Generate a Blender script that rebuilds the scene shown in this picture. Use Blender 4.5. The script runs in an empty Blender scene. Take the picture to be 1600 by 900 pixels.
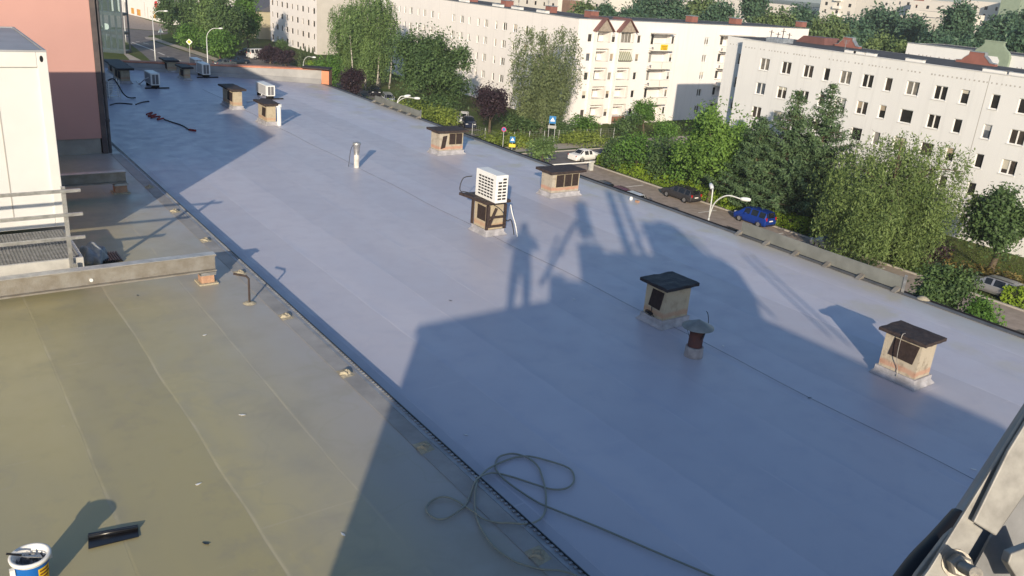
import bpy, bmesh, math, random
import numpy as np
from mathutils import Vector, Matrix
R = math.radians
rng = np.random.default_rng(7)
random.seed(7)
scene = bpy.context.scene
COL = scene.collection

# ------------------------------------------------------------------ camera
FPX, PITCH, ROLL, YAW, CAMZ = 1320.07, 0.358341, 0.0806415, 0.641460, 5.6
fw = np.array([math.sin(YAW)*math.cos(PITCH), math.cos(YAW)*math.cos(PITCH), -math.sin(PITCH)])
_r0 = np.array([math.cos(YAW), -math.sin(YAW), 0]); _u0 = np.cross(_r0, fw)
rt = math.cos(ROLL)*_r0+math.sin(ROLL)*_u0
up = -math.sin(ROLL)*_r0+math.cos(ROLL)*_u0
cam = bpy.data.cameras.new('camera'); camo = bpy.data.objects.new('camera', cam); COL.objects.link(camo)
camo.matrix_world = Matrix(((rt[0], up[0], -fw[0], 0), (rt[1], up[1], -fw[1], 0), (rt[2], up[2], -fw[2], CAMZ), (0, 0, 0, 1)))
cam.sensor_width = 36; cam.lens = FPX/1600*36; cam.clip_start = .05; cam.clip_end = 4000
scene.camera = camo

# ------------------------------------------------------------------ sky and sun
SUN_EL, SUN_AZ = 16.45, 217.22          # azimuth of the sun from +Y towards +X
w = bpy.data.worlds.new('World'); scene.world = w; w.use_nodes = True
nt = w.node_tree; bg = nt.nodes['Background']
sky = nt.nodes.new('ShaderNodeTexSky'); sky.sky_type = 'NISHITA'; sky.sun_disc = False
sky.sun_elevation = R(SUN_EL); sky.sun_rotation = R(SUN_AZ); sky.air_density = 1.0; sky.dust_density = 1.0; sky.ozone_density = 3.2
nt.links.new(sky.outputs[0], bg.inputs[0]); bg.inputs[1].default_value = 0.134
sl = bpy.data.lights.new('sun', 'SUN'); sl.energy = 5.0; sl.angle = R(0.55); sl.color = (1, .855, .655)
so = bpy.data.objects.new('sun', sl); COL.objects.link(so); so.location = (-60, -80, 60)
SD = Vector((math.sin(R(SUN_AZ-180))*math.cos(R(SUN_EL)), math.cos(R(SUN_AZ-180))*math.cos(R(SUN_EL)), -math.sin(R(SUN_EL))))
so.rotation_euler = SD.to_track_quat('-Z', 'Y').to_euler()
vs = scene.view_settings; vs.view_transform = 'Standard'; vs.look = 'None'; vs.gamma = 1; vs.exposure = 0.14; vs.use_curve_mapping = False
scene.cycles.max_bounces = 6; scene.cycles.diffuse_bounces = 3; scene.cycles.glossy_bounces = 3; scene.cycles.transmission_bounces = 4
scene.cycles.transparent_max_bounces = 6; scene.cycles.caustics_reflective = False; scene.cycles.caustics_refractive = False

# ------------------------------------------------------------------ survey: where a sight line through the photo meets a plane of the place
GZ = -15.8                               # street level; the grey roof is z = 0
def ray(x, y): return fw*FPX + rt*(x-800) - up*(y-450)
def G(x, y, z=0.0):
    d = ray(x, y); t = (z-CAMZ)/d[2]; return Vector((d[0]*t, d[1]*t, z))
def onY(x, y, Y):
    d = ray(x, y); t = Y/d[1]; return Vector((d[0]*t, Y, CAMZ+d[2]*t))
def onX(x, y, X):
    d = ray(x, y); t = X/d[0]; return Vector((X, d[1]*t, CAMZ+d[2]*t))
def proj(p):
    q = np.array(p, float)-[0, 0, CAMZ]; s = q@fw
    return 800+FPX*(q@rt)/s, 450-FPX*(q@up)/s
def hgt(X, Y, y):
    lo, hi = -40., 80.
    for _ in range(50):
        m = (lo+hi)/2
        if proj((X, Y, m))[1] > y: lo = m
        else: hi = m
    return m

# ------------------------------------------------------------------ mesh helpers
class MB:
    def __init__(s): s.v = []; s.f = []; s.mi = []; s.cur = 0
    def add(s, vs, fs):
        o = len(s.v); s.v.extend([tuple(map(float, p)) for p in vs])
        for f in fs: s.f.append(tuple(i+o for i in f)); s.mi.append(s.cur)
        return s
    def quad(s, a, b, c, d): return s.add([a, b, c, d], [(0, 1, 2, 3)])
    def box(s, x0, x1, y0, y1, z0, z1):
        return s.add([(x0,y0,z0),(x1,y0,z0),(x1,y1,z0),(x0,y1,z0),(x0,y0,z1),(x1,y0,z1),(x1,y1,z1),(x0,y1,z1)],
                     [(0,3,2,1),(4,5,6,7),(0,1,5,4),(1,2,6,5),(2,3,7,6),(3,0,4,7)])
    def obox(s, o, u, v, n, a, b, c):      # box at o spanned by a*u, b*v, c*n
        o = Vector(o); u = Vector(u)*a; v = Vector(v)*b; n = Vector(n)*c
        p = [o, o+u, o+u+v, o+v, o+n, o+u+n, o+u+v+n, o+v+n]
        return s.add(p, [(0,3,2,1),(4,5,6,7),(0,1,5,4),(1,2,6,5),(2,3,7,6),(3,0,4,7)])
    def bar(s, a, b, w, h=None):            # square bar from a to b
        a = Vector(a); b = Vector(b); h = h or w; d = (b-a).normalized()
        q = Vector((0,0,1)) if abs(d.z) < .95 else Vector((0,1,0))
        u = d.cross(q).normalized()*w/2; v = u.cross(d).normalized()*h/2
        p = [a-u-v, a+u-v, a+u+v, a-u+v, b-u-v, b+u-v, b+u+v, b-u+v]
        return s.add(p, [(0,1,2,3),(7,6,5,4),(0,4,5,1),(1,5,6,2),(2,6,7,3),(3,7,4,0)])
    def tube(s, pts, r, n=8, cap=True):
        pts = [Vector(p) for p in pts]; rr = r if isinstance(r, (list, tuple)) else [r]*len(pts)
        vs = []; fs = []; pu = None
        for i, p in enumerate(pts):
            d = (pts[min(i+1, len(pts)-1)]-pts[max(i-1, 0)]).normalized()
            if pu is None:
                q = Vector((0,0,1)) if abs(d.z) < .9 else Vector((1,0,0)); u = d.cross(q).normalized()
            else:
                u = (pu-d*pu.dot(d)); u = u.normalized() if u.length > 1e-6 else d.orthogonal().normalized()
            pu = u; v = d.cross(u)
            for k in range(n):
                a = 2*math.pi*k/n; vs.append(p+(u*math.cos(a)+v*math.sin(a))*rr[i])
        for i in range(len(pts)-1):
            for k in range(n):
                fs.append((i*n+k, i*n+(k+1) % n, (i+1)*n+(k+1) % n, (i+1)*n+k))
        if cap: fs.append(tuple(range(n))[::-1]); fs.append(tuple((len(pts)-1)*n+k for k in range(n)))
        return s.add(vs, fs)
    def prism(s, poly, ext):                # planar polygon extruded by vector
        e = Vector(ext); n = len(poly); P = [Vector(p) for p in poly]
        return s.add(P+[p+e for p in P], [tuple(range(n))[::-1], tuple(range(n, 2*n))]+[(i, (i+1) % n, (i+1) % n+n, i+n) for i in range(n)])
    def lathe(s, prof, c, n=20, axis=None):
        c = Vector(c); vs = []; fs = []; m = len(prof)
        M = Matrix.Identity(3) if axis is None else Vector((0,0,1)).rotation_difference(Vector(axis)).to_matrix()
        for k in range(n):
            a = 2*math.pi*k/n
            for r, z in prof: vs.append(c+M@Vector((r*math.cos(a), r*math.sin(a), z)))
        for k in range(n):
            k2 = (k+1) % n
            for i in range(m-1): fs.append((k*m+i, k2*m+i, k2*m+i+1, k*m+i+1))
        return s.add(vs, fs)
    def build(s, name, mats, parent=None, smooth=False, loc=None, bevel=0):
        wl = Vector((0,0,0)); p = parent
        while p is not None: wl += p.location; p = p.parent
        if loc is not None: wl = wl+Vector(loc)
        me = bpy.data.meshes.new(name)
        me.from_pydata([tuple(Vector(v)-wl) for v in s.v], [], s.f)
        for m in (mats if isinstance(mats, (list, tuple)) else [mats]): me.materials.append(m)
        if any(s.mi): me.polygons.foreach_set('material_index', s.mi)
        bm = bmesh.new(); bm.from_mesh(me); bmesh.ops.recalc_face_normals(bm, faces=bm.faces) if s.closed else None
        bm.to_mesh(me); bm.free()
        if smooth: me.polygons.foreach_set('use_smooth', [True]*len(me.polygons))
        o = bpy.data.objects.new(name, me); COL.objects.link(o)
        if parent is not None: o.parent = parent
        if loc is not None: o.location = loc
        if bevel:
            b = o.modifiers.new('bevel', 'BEVEL'); b.width = bevel; b.segments = 2; b.limit_method = 'ANGLE'; b.angle_limit = R(40)
        return o
    closed = True
def tag(o, label=None, cat=None, group=None, kind=None):
    for k, v in (('label', label), ('category', cat), ('group', group), ('kind', kind)):
        if v: o[k] = v
    return o
def thing(name, label, cat, loc, group=None):
    o = bpy.data.objects.new(name, None); COL.objects.link(o); o.location = loc; o.empty_display_size = .3
    return tag(o, label, cat, group)
def dup(o, parent=None, loc=None, rz=None):
    c = o.copy(); COL.objects.link(c); c.parent = parent
    if loc is not None: c.location = loc
    if rz is not None: c.rotation_euler = (0, 0, rz)
    for ch in list(o.children): dup(ch, c)
    return c
def spline(pts, n=8):                       # Catmull-Rom
    P = [Vector(p) for p in pts]; out = []
    for i in range(len(P)-1):
        a, b, c, d = P[max(i-1, 0)], P[i], P[i+1], P[min(i+2, len(P)-1)]
        for k in range(n):
            t = k/n
            out.append(.5*((2*b)+(c-a)*t+(2*a-5*b+4*c-d)*t*t+(3*b-a-3*c+d)*t**3))
    return out+[P[-1]]

# ------------------------------------------------------------------ materials
def mat(name, col, rough=.7, metal=0., spec=.3, nz=0., ns=3., col2=None, bump=0., bs=20., sub=None, det=6.):
    m = bpy.data.materials.new(name); m.use_nodes = True; t = m.node_tree; b = t.nodes['Principled BSDF']
    b.inputs['Roughness'].default_value = rough; b.inputs['Metallic'].default_value = metal; b.inputs['Specular IOR Level'].default_value = spec
    b.inputs['Base Color'].default_value = (*col, 1)
    if nz or col2 or bump:
        tc = t.nodes.new('ShaderNodeTexCoord')
        if nz or col2:
            n = t.nodes.new('ShaderNodeTexNoise'); n.inputs['Scale'].default_value = ns; n.inputs['Detail'].default_value = det; n.inputs['Roughness'].default_value = .6
            t.links.new(tc.outputs['Object'], n.inputs['Vector'])
            r = t.nodes.new('ShaderNodeValToRGB'); c2 = col2 or tuple(max(0, c*(1-nz)) for c in col); c1 = col if col2 else tuple(min(1, c*(1+nz*.6)) for c in col)
            r.color_ramp.elements[0].color = (*c2, 1); r.color_ramp.elements[1].color = (*c1, 1)
            r.color_ramp.elements[0].position = .35; r.color_ramp.elements[1].position = .65
            t.links.new(n.outputs[0], r.inputs[0]); t.links.new(r.outputs[0], b.inputs['Base Color'])
        if bump:
            n2 = t.nodes.new('ShaderNodeTexNoise'); n2.inputs['Scale'].default_value = bs; n2.inputs['Detail'].default_value = 5
            t.links.new(tc.outputs['Object'], n2.inputs['Vector'])
            bp = t.nodes.new('ShaderNodeBump'); bp.inputs['Strength'].default_value = bump; bp.inputs['Distance'].default_value = .02
            t.links.new(n2.outputs[0], bp.inputs['Height']); t.links.new(bp.outputs[0], b.inputs['Normal'])
    return m
class NT:                                    # tiny node-tree builder
    def __init__(s, m): s.t = m.node_tree; s.b = s.t.nodes['Principled BSDF']
    def n(s, typ, **k):
        o = s.t.nodes.new(typ)
        for a, v in k.items(): setattr(o, a, v)
        return o
    def l(s, a, b): s.t.links.new(a, b)
    def math(s, op, a, b=None, c=None):
        o = s.n('ShaderNodeMath', operation=op)
        for i, x in enumerate((a, b, c)):
            if x is None: continue
            if isinstance(x, (int, float)): o.inputs[i].default_value = x
            else: s.l(x, o.inputs[i])
        return o.outputs[0]
    def noise(s, vec, scale, detail=5, rough=.6, dim='3D'):
        o = s.n('ShaderNodeTexNoise'); o.inputs['Scale'].default_value = scale; o.inputs['Detail'].default_value = detail; o.inputs['Roughness'].default_value = rough
        s.l(vec, o.inputs['Vector']); return o.outputs[0]
    def ramp(s, f, a, b):                    # smooth 0..1 between a and b
        o = s.n('ShaderNodeMapRange', interpolation_type='SMOOTHSTEP'); s.l(f, o.inputs[0])
        o.inputs[1].default_value = a; o.inputs[2].default_value = b; return o.outputs[0]
    def mix(s, f, a, b):
        o = s.n('ShaderNodeMix', data_type='RGBA')
        for sock, x in ((o.inputs[0], f), (o.inputs[6], a), (o.inputs[7], b)):
            if isinstance(x, (int, float)): sock.default_value = x
            elif isinstance(x, tuple): sock.default_value = (*x, 1)
            else: s.l(x, sock)
        return o.outputs[2]
    def map(s, vec, sc):
        o = s.n('ShaderNodeMapping'); o.inputs['Scale'].default_value = sc; s.l(vec, o.inputs['Vector']); return o.outputs[0]

def roof_mat(name, main, alt, third, roll, seam_col, seam_amt, rough, xblend=None, xcol=None, x2=None, x2col=None, spec=.5, lapw=.022, x2amt=1., sc=.42, smap=(1.2, 5, 1)):
    """bitumen membrane laid in rolls along Y: paint patches, lap seams every roll width, staggered end laps, puddle marks"""
    m = bpy.data.materials.new(name); m.use_nodes = True; k = NT(m)
    geo = k.n('ShaderNodeNewGeometry'); pos = geo.outputs['Position']
    sp = k.n('ShaderNodeSeparateXYZ'); k.l(pos, sp.inputs[0]); X, Y = sp.outputs[0], sp.outputs[1]
    big = k.noise(k.map(pos, (1, .35, 1)), .55, 4, .55); mid = k.noise(pos, 2.3, 6, .65); fine = k.noise(k.map(pos, (3, 1, 1)), 9., 4, .7)
    c = k.mix(k.ramp(big, .36, .64), main, alt)
    c = k.mix(k.math('MULTIPLY', k.ramp(mid, .5, .72), .55), c, third)
    wob = k.math('MULTIPLY', k.math('SUBTRACT', k.noise(pos, .4, 2), .5), .12)
    u = k.math('DIVIDE', k.math('ADD', X, wob), roll); strip = k.math('FLOOR', u); fr = k.math('FRACT', u)
    wn = k.n('ShaderNodeTexWhiteNoise', noise_dimensions='1D'); k.l(strip, wn.inputs['W'])
    v = k.math('FRACT', k.math('ADD', k.math('DIVIDE', Y, 6.3), wn.outputs[0]))
    lap = k.math('SUBTRACT', 1., k.ramp(fr, lapw*.5, lapw*1.4)); lapy = k.math('LESS_THAN', v, .004)
    brk = k.ramp(k.noise(pos, 1.1, 4), .42, .6)
    seam = k.math('MULTIPLY', k.math('MAXIMUM', lap, k.math('MULTIPLY', lapy, .8)), k.math('MULTIPLY', brk, seam_amt))
    band = k.math('MULTIPLY', k.math('MULTIPLY', k.math('SUBTRACT', 1., k.ramp(fr, .03, .20)), k.ramp(k.noise(pos, .9, 3), .42, .58)), .55)
    c = k.mix(band, c, third)
    tint = k.math('ADD', .91, k.math('MULTIPLY', wn.outputs[0], .17))
    hsv = k.n('ShaderNodeHueSaturation'); k.l(c, hsv.inputs['Color']); k.l(tint, hsv.inputs['Value']); c = hsv.outputs[0]
    if xblend:
        e = k.math('ADD', X, k.math('MULTIPLY', k.math('SUBTRACT', k.noise(k.map(pos, (1, .25, 1)), .8, 6, .7), .5), 2.6 if not x2 else 1.4))
        c = k.mix(k.ramp(e, xblend[0], xblend[1]), c, xcol)
        if x2: c = k.mix(k.math('MULTIPLY', k.ramp(k.noise(pos, .8, 5), .5, .66), k.math('MULTIPLY', k.ramp(e, x2[0], x2[1]), x2amt)), c, x2col)
    scuff = k.math('MULTIPLY', k.ramp(k.noise(k.map(pos, smap), 1.6, 6, .75), .60, .74), k.ramp(k.noise(pos, .5, 2), .45, .62)); c = k.mix(k.math('MULTIPLY', scuff, sc), c, seam_col)
    ring = k.ramp(k.math('ABSOLUTE', k.math('SUBTRACT', k.noise(pos, .42, 3, .5), .56)), .0, .008); c = k.mix(k.math('MULTIPLY', k.math('SUBTRACT', 1., ring), .24), c, third)
    c = k.mix(seam, c, seam_col)
    spk = k.math('MULTIPLY', k.ramp(k.noise(pos, 14, 2, .5), .74, .78), .5); c = k.mix(spk, c, seam_col)
    k.l(c, k.b.inputs['Base Color'])
    rr = k.math('ADD', rough-.1, k.math('MULTIPLY', k.ramp(mid, .3, .7), .2)); k.l(rr, k.b.inputs['Roughness'])
    k.b.inputs['Specular IOR Level'].default_value = spec
    bp = k.n('ShaderNodeBump'); bp.inputs['Strength'].default_value = .35; bp.inputs['Distance'].default_value = .02
    h = k.math('ADD', k.math('MULTIPLY', k.ramp(fr, 0, .03), .25), k.math('ADD', k.math('MULTIPLY', big, .45), k.math('MULTIPLY', fine, .12)))
    k.l(h, bp.inputs['Height']); k.l(bp.outputs[0], k.b.inputs['Normal'])
    return m
M_roof = roof_mat('grey_roof_paint', (.476, .468, .535), (.518, .502, .558), (.436, .444, .530), 1.02, (.60, .575, .62), .62, .45,
                  (15.0, 16.6), (.40, .39, .355), (13.6, 15.8), (.47, .445, .37), spec=.6)
M_roofL = roof_mat('olive_roof_felt', (.425, .375, .20), (.37, .335, .205), (.325, .30, .215), 1.16, (.49, .445, .315),   .42, .43,
                   (2.2, 4.7), (.375, .355, .335), (1.2, 3.2), (.325, .30, .235), lapw=.034, x2amt=.55, sc=.6, smap=(.7, 7, 1))
def leaf_mat(name, c1, c2, trans=.25, rough=.55):
    m = bpy.data.materials.new(name); m.use_nodes = True; k = NT(m)
    geo = k.n('ShaderNodeNewGeometry'); ri = geo.outputs['Random Per Island']
    n1 = k.noise(geo.outputs['Position'], .55, 3)
    f = k.math('ADD', k.math('MULTIPLY', ri, .5), k.math('MULTIPLY', k.ramp(n1, .36, .64), .5))
    c = k.mix(f, c2, c1); k.l(c, k.b.inputs['Base Color']); k.b.inputs['Roughness'].default_value = rough; k.b.inputs['Specular IOR Level'].default_value = .25
    tr = k.n('ShaderNodeBsdfTranslucent'); k.l(k.mix(.5, c, tuple(min(1, x*1.6) for x in c1)), tr.inputs[0])
    mx = k.n('ShaderNodeMixShader'); mx.inputs[0].default_value = trans
    out = [x for x in k.t.nodes if x.type == 'OUTPUT_MATERIAL'][0]
    k.l(k.b.outputs[0], mx.inputs[1]); k.l(tr.outputs[0], mx.inputs[2]); k.l(mx.outputs[0], out.inputs[0])
    return m
L_dark = leaf_mat('leaf_dark', (0.123, 0.199, 0.069), (0.039, 0.075, 0.032))
L_mid = leaf_mat('leaf_mid', (0.150, 0.288, 0.056), (0.053, 0.119, 0.028))
L_birch = leaf_mat('leaf_birch', (0.200, 0.300, 0.100), (0.076, 0.129, 0.048))
L_birchg = leaf_mat('leaf_birch_grey', (0.220, 0.268, 0.124), (0.088, 0.119, 0.056))
L_willow = leaf_mat('leaf_willow', (.215, .29, .092), (.068, .112, .036))#0.272, 0.365, 0.124), (0.105, 0.163, 0.053))
L_pine = leaf_mat('needles_pine', (0.125, 0.198, 0.086), (0.045, 0.083, 0.039), .1)
L_purple = leaf_mat('leaf_purple', (0.064, 0.038, 0.048), (0.024, 0.015, 0.023))
L_lime = leaf_mat('leaf_lime', (0.309, 0.438, 0.044), (0.110, 0.187, 0.025), .35)
L_yel = leaf_mat('leaf_yellowgreen', (0.290, 0.355, 0.070), (0.096, 0.143, 0.031), .3)
L_lin = leaf_mat('leaf_linden', (0.220, 0.365, 0.075), (0.060, 0.125, 0.028), .3)
L_cyp = leaf_mat('leaf_cypress', (0.091, 0.129, 0.054), (0.036, 0.057, 0.026), .1)
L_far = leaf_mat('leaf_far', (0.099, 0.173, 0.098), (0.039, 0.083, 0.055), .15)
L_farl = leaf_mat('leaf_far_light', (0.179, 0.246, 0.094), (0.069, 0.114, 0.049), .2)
L_russet = leaf_mat('leaf_russet', (0.211, 0.163, 0.047), (0.070, 0.061, 0.023), .2)
M_bark = mat('bark', (.11, .085, .06), .9, nz=.4, ns=6, bump=.6, bs=30)
M_birchbark = mat('birch_bark', (.62, .59, .53), .8, col2=(.12, .10, .09), ns=5)
def wall_mat(name, c):
    m = bpy.data.materials.new(name); m.use_nodes = True; k = NT(m); tc = k.n('ShaderNodeTexCoord').outputs['Object']
    st = k.noise(k.map(tc, (1.6, 1.6, .07)), 1.0, 5, .7); bl = k.noise(tc, .22, 4, .6); d = tuple(x*.86 for x in c)
    col = k.mix(k.math('MULTIPLY', k.ramp(st, .50, .72), .7), c, d); col = k.mix(k.math('MULTIPLY', k.ramp(bl, .45, .65), .35), col, tuple(x*.92 for x in c)); k.l(col, k.b.inputs['Base Color'])
    k.b.inputs['Roughness'].default_value = .9; k.b.inputs['Specular IOR Level'].default_value = .2; return m
M_white = wall_mat('white_render', (.71, .71, .715)); M_cream = wall_mat('cream_render', (.80, .76, .745)); M_creamX = wall_mat('cream_render_warm', (.78, .75, .725))
M_greyr = mat('grey_render', (.50, .47, .43), .85, spec=.2, nz=.07, ns=.3)
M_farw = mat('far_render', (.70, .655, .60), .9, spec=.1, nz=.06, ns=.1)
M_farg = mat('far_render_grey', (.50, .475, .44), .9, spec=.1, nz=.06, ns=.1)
M_felt = mat('dark_roof_felt', (.085, .083, .085), .85, nz=.25, ns=.8)
M_metal = mat('zinc_coping', (.42, .43, .44), .45, .6, nz=.15, ns=2)
M_galv = mat('galvanised_steel', (.50, .50, .49), .42, .75, nz=.25, ns=9, bump=.15, bs=60)
M_galvold = mat('weathered_galvanised_steel', (.36, .345, .32), .5, .45, col2=(.27, .245, .21), ns=5, bump=.2, bs=40)
M_dark = mat('dark_metal', (.022, .020, .021), .55, .2, nz=.3, ns=8)
M_frame = mat('white_pvc', (.80, .79, .77), .4)
def glass_mat(name, col, rough=.08): return mat(name, col, rough, 0, .55, nz=.35, ns=1.3)
M_glass = [glass_mat('glass_dark', (.028, .026, .026)), glass_mat('glass_brown', (.06, .05, .045)), glass_mat('glass_blind', (.20, .185, .165), .25),
           glass_mat('glass_curtain', (.27, .26, .25), .3), glass_mat('glass_blue', (.10, .115, .14))]
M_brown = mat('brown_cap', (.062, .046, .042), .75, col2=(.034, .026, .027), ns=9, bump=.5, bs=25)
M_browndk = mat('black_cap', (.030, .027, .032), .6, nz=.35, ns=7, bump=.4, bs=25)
M_grille = mat('brown_grille', (.040, .028, .026), .8, nz=.3, ns=20)
def plaster(name, c, stain, low):
    m = bpy.data.materials.new(name); m.use_nodes = True; k = NT(m)
    tc = k.n('ShaderNodeTexCoord').outputs['Object']; sp = k.n('ShaderNodeSeparateXYZ'); k.l(tc, sp.inputs[0])
    a = k.noise(tc, 5, 6, .7); b = k.noise(k.map(tc, (9, 9, 1.2)), 1.5, 5, .7)
    col = k.mix(k.math('MULTIPLY', k.ramp(a, .48, .66), .6), c, stain); col = k.mix(k.math('MULTIPLY', k.ramp(b, .55, .7), .5), col, stain)
    e = k.math('ADD', sp.outputs[2], k.math('MULTIPLY', k.math('SUBTRACT', k.noise(tc, 6, 3), .5), .08))
    band = k.math('MULTIPLY', k.ramp(e, .17, .20), k.math('SUBTRACT', 1., k.ramp(e, .24, .30)))
    col = k.mix(k.math('MULTIPLY', band, .55), col, low); k.l(col, k.b.inputs['Base Color']); k.b.inputs['Roughness'].default_value = .9
    bp = k.n('ShaderNodeBump'); bp.inputs['Strength'].default_value = .5; bp.inputs['Distance'].default_value = .01; k.l(k.noise(tc, 30, 5), bp.inputs['Height']); k.l(bp.outputs[0], k.b.inputs['Normal'])
    return m
M_plaster = plaster('stained_plaster', (.43, .385, .315), (.25, .205, .155), (.50, .20, .12))
M_plaster2 = plaster('ochre_plaster', (.45, .385, .275), (.31, .25, .175), (.45, .24, .15))
M_plaster3 = plaster('rough_plaster', (.44, .385, .30), (.15, .12, .09), (.45, .20, .13))
M_ac = mat('white_enamel', (.78, .78, .76), .4, spec=.4)
M_acd = mat('grille_black', (.035, .035, .04), .7)  # even near-black colour of the grille squares
M_black = mat('black_rubber', (.015, .015, .018), .45)
M_blackfoil = mat('black_foil', (.012, .012, .014), .3, spec=.6)
M_steelbrown = mat('brown_painted_steel', (.055, .040, .037), .6, nz=.3, ns=10)
M_pink = mat('pink_render', (.52, .300, .265), .85, spec=.2, nz=.05, ns=.5, bump=.1, bs=20)
M_orange = mat('orange_coping', (.62, .25, .14), .7, nz=.15, ns=2)
M_brick = mat('brick', (.48, .30, .20), .85, col2=(.38, .22, .15), ns=8, bump=.4, bs=30)
M_red = mat('brick_red_render', (.27, .115, .095), .85, nz=.12, ns=1)
M_green = mat('sage_render', (.25, .31, .235), .85, nz=.08, ns=1)
M_dormer = mat('maroon_sheet_roof', (.17, .085, .078), .6, nz=.12, ns=1)
M_wood = mat('weathered_boards', (.34, .29, .24), .85, nz=.2, ns=3)
M_tyre = mat('tyre', (.02, .02, .02), .8)
M_rim = mat('rim', (.45, .45, .46), .35, .8)
M_carglass = mat('car_glass', (.012, .014, .017), .06, 0, .6)
M_lampw = mat('lamp_cover', (.72, .73, .74), .35)
M_pole = mat('painted_pole', (.60, .61, .60), .5, .2, nz=.1, ns=3)
# ------------------------------------------------------------------ ground, roads, pavements
def sheet(name, poly, z, m, thick=.0, kind='structure'):
    b = MB()
    if thick: b.prism([(x, y, z-thick) for x, y in poly], (0, 0, thick))
    else: b.add([(x, y, z) for x, y in poly], [tuple(range(len(poly)))])
    o = b.build(name, m); o['kind'] = kind; return o
def ground_mat():
    m = bpy.data.materials.new('lawn_soil'); m.use_nodes = True; k = NT(m); p = k.n('ShaderNodeNewGeometry').outputs['Position']
    a = k.noise(p, .06, 5, .6); b = k.noise(p, .9, 6, .7); c = k.noise(p, 9, 3, .7)
    col = k.mix(k.ramp(a, .4, .6), (.060, .095, .022), (.10, .115, .035)); col = k.mix(k.math('MULTIPLY', k.ramp(b, .55, .72), .6), col, (.15, .125, .06))
    col = k.mix(k.math('MULTIPLY', k.ramp(c, .4, .7), .45), col, (.035, .06, .016)); k.l(col, k.b.inputs['Base Color']); k.b.inputs['Roughness'].default_value = .95; k.b.inputs['Specular IOR Level'].default_value = .1
    return m
sheet('ground', [(-1500, -600), (2200, -600), (2200, 2600), (-1500, 2600)], GZ, ground_mat())
M_paver = mat('brown_paving', (.38, .315, .27), .9, nz=.18, ns=1.2, bump=.3, bs=8, spec=.15)
M_asph = mat('asphalt', (.185, .172, .17), .9, nz=.22, ns=.7, spec=.15)
M_path = mat('concrete_path', (.44, .39, .33), .9, nz=.15, ns=.9, spec=.15)
M_kerb = mat('kerb_stone', (.42, .39, .35), .9, nz=.15, ns=2)
M_paint = mat('road_paint', (.72, .71, .68), .7, nz=.15, ns=3)
z = GZ+.012
sheet('parking_road', [(57.5, -20), (67.8, -20), (67.8, 78.2), (57.5, 78.2)], z, M_paver)
sheet('road', [(54, 78.2), (120, 78.2), (120, 84.2), (54, 84.2)], z+.004, M_asph)
sheet('footpath', [(54, 85.6), (120, 85.6), (120, 88.6), (54, 88.6)], z, M_path)
sheet('parking_road', [(57, 96), (66.5, 96), (66.5, 172), (57, 172)], z, M_asph)
b = MB()
b.box(67.8, 68.0, -20, 78.1, GZ, GZ+.13); b.box(68.0, 120, 78.0, 78.2, GZ, GZ+.13); b.box(54, 120, 84.2, 84.4, GZ, GZ+.13)
tag(b.build('kerb', M_kerb), kind='structure')
b = MB()
for y in (36.5, 47.2, 55.6, 66.5): b.box(64.2, 66.9, y, y+.14, GZ+.004, z+.006)
for x in (60, 63.5): b.box(x, x+1.6, 81.1, 81.22, z, z+.010)
tag(b.build('road_marking', M_paint), kind='structure')
# the curved road at the upper left, from photo survey points on the street level
def gx(pts): return [tuple(G(x, y, GZ)[:2]) for x, y in pts]
roadL = gx([(352, 112), (330, 94), (300, 84), (262, 72), (238, 64), (228, 60), (233, 56), (262, 53), (262, 50), (235, 48), (196, 45), (150, 48), (150, 52), (196, 63), (222, 83), (232, 92), (252, 112)])
sheet('road', roadL, z+.004, M_asph)
sheet('pavement', gx([(365, 112), (335, 95), (300, 83), (262, 70), (240, 63), (228, 61), (226, 58), (240, 58), (265, 67), (305, 79), (345, 93), (378, 112)]), z+.010, M_path)
sheet('car_park', gx([(176, 18), (196, 20), (236, 33), (262, 40), (262, 49), (230, 47), (196, 44), (150, 40), (150, 20)]), z+.002, M_paver)
sheet('footpath', gx([(193, 84), (200, 84), (228, 98), (236, 108), (220, 108), (205, 96)]), z+.003, M_path)
b = MB()
for p, q in (((206, 66), (243, 80)), ((196, 66), (206, 66)), ((247, 82), (257, 86)), ((262, 89), (282, 95)), ((212, 65), (218, 65)), ((224, 67), (232, 69)), ((200, 68), (206, 68))):
    a = G(*p, GZ); c = G(*q, GZ); b.bar((a.x, a.y, z+.012), (c.x, c.y, z+.012), .28, .012)
tag(b.build('road_marking', M_paint), kind='structure')
sheet('car_park', gx([(340, 96), (365, 80), (432, 78), (440, 92), (420, 104), (372, 112)]), z+.003, M_asph)

# ------------------------------------------------------------------ the building with the grey roof
GUT, EAVE, PKX, PKY, ZL = 4.79, 16.35, 4.30, 24.6, .16
bld = thing('flat_roofed_building', 'long building under a flat grey-painted roof, seen from above', 'building', (10.5, 15, GZ))
foot = [(GUT, -14), (EAVE-.1, -14), (EAVE-.1, 38.2), (GUT, 46.3)]
b = MB(); b.prism([(x, y, GZ) for x, y in foot], (0, 0, 15.75)); b.build('wall', M_pink, bld)
foot2 = [(GUT+.002, -14.1), (EAVE, -14.1), (EAVE, 38.2), (GUT+.002, 46.35)]
b = MB(); b.prism([(x, y, -.05) for x, y in foot2], (0, 0, .05)); b.build('roof', M_roof, bld)
b = MB()
prof = [(0, .01), (.02, .012), (.03, -.03), (.05, -.09), (.11, -.12), (.17, -.09), (.19, -.02), (.21, -.02), (.19, -.11), (.11, -.15), (.03, -.12), (.0, -.06)]
b.prism([(EAVE+.002+x, -14, zz) for x, zz in prof], (0, 52, 0)); b.build('eave_gutter', M_dark, bld)
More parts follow.
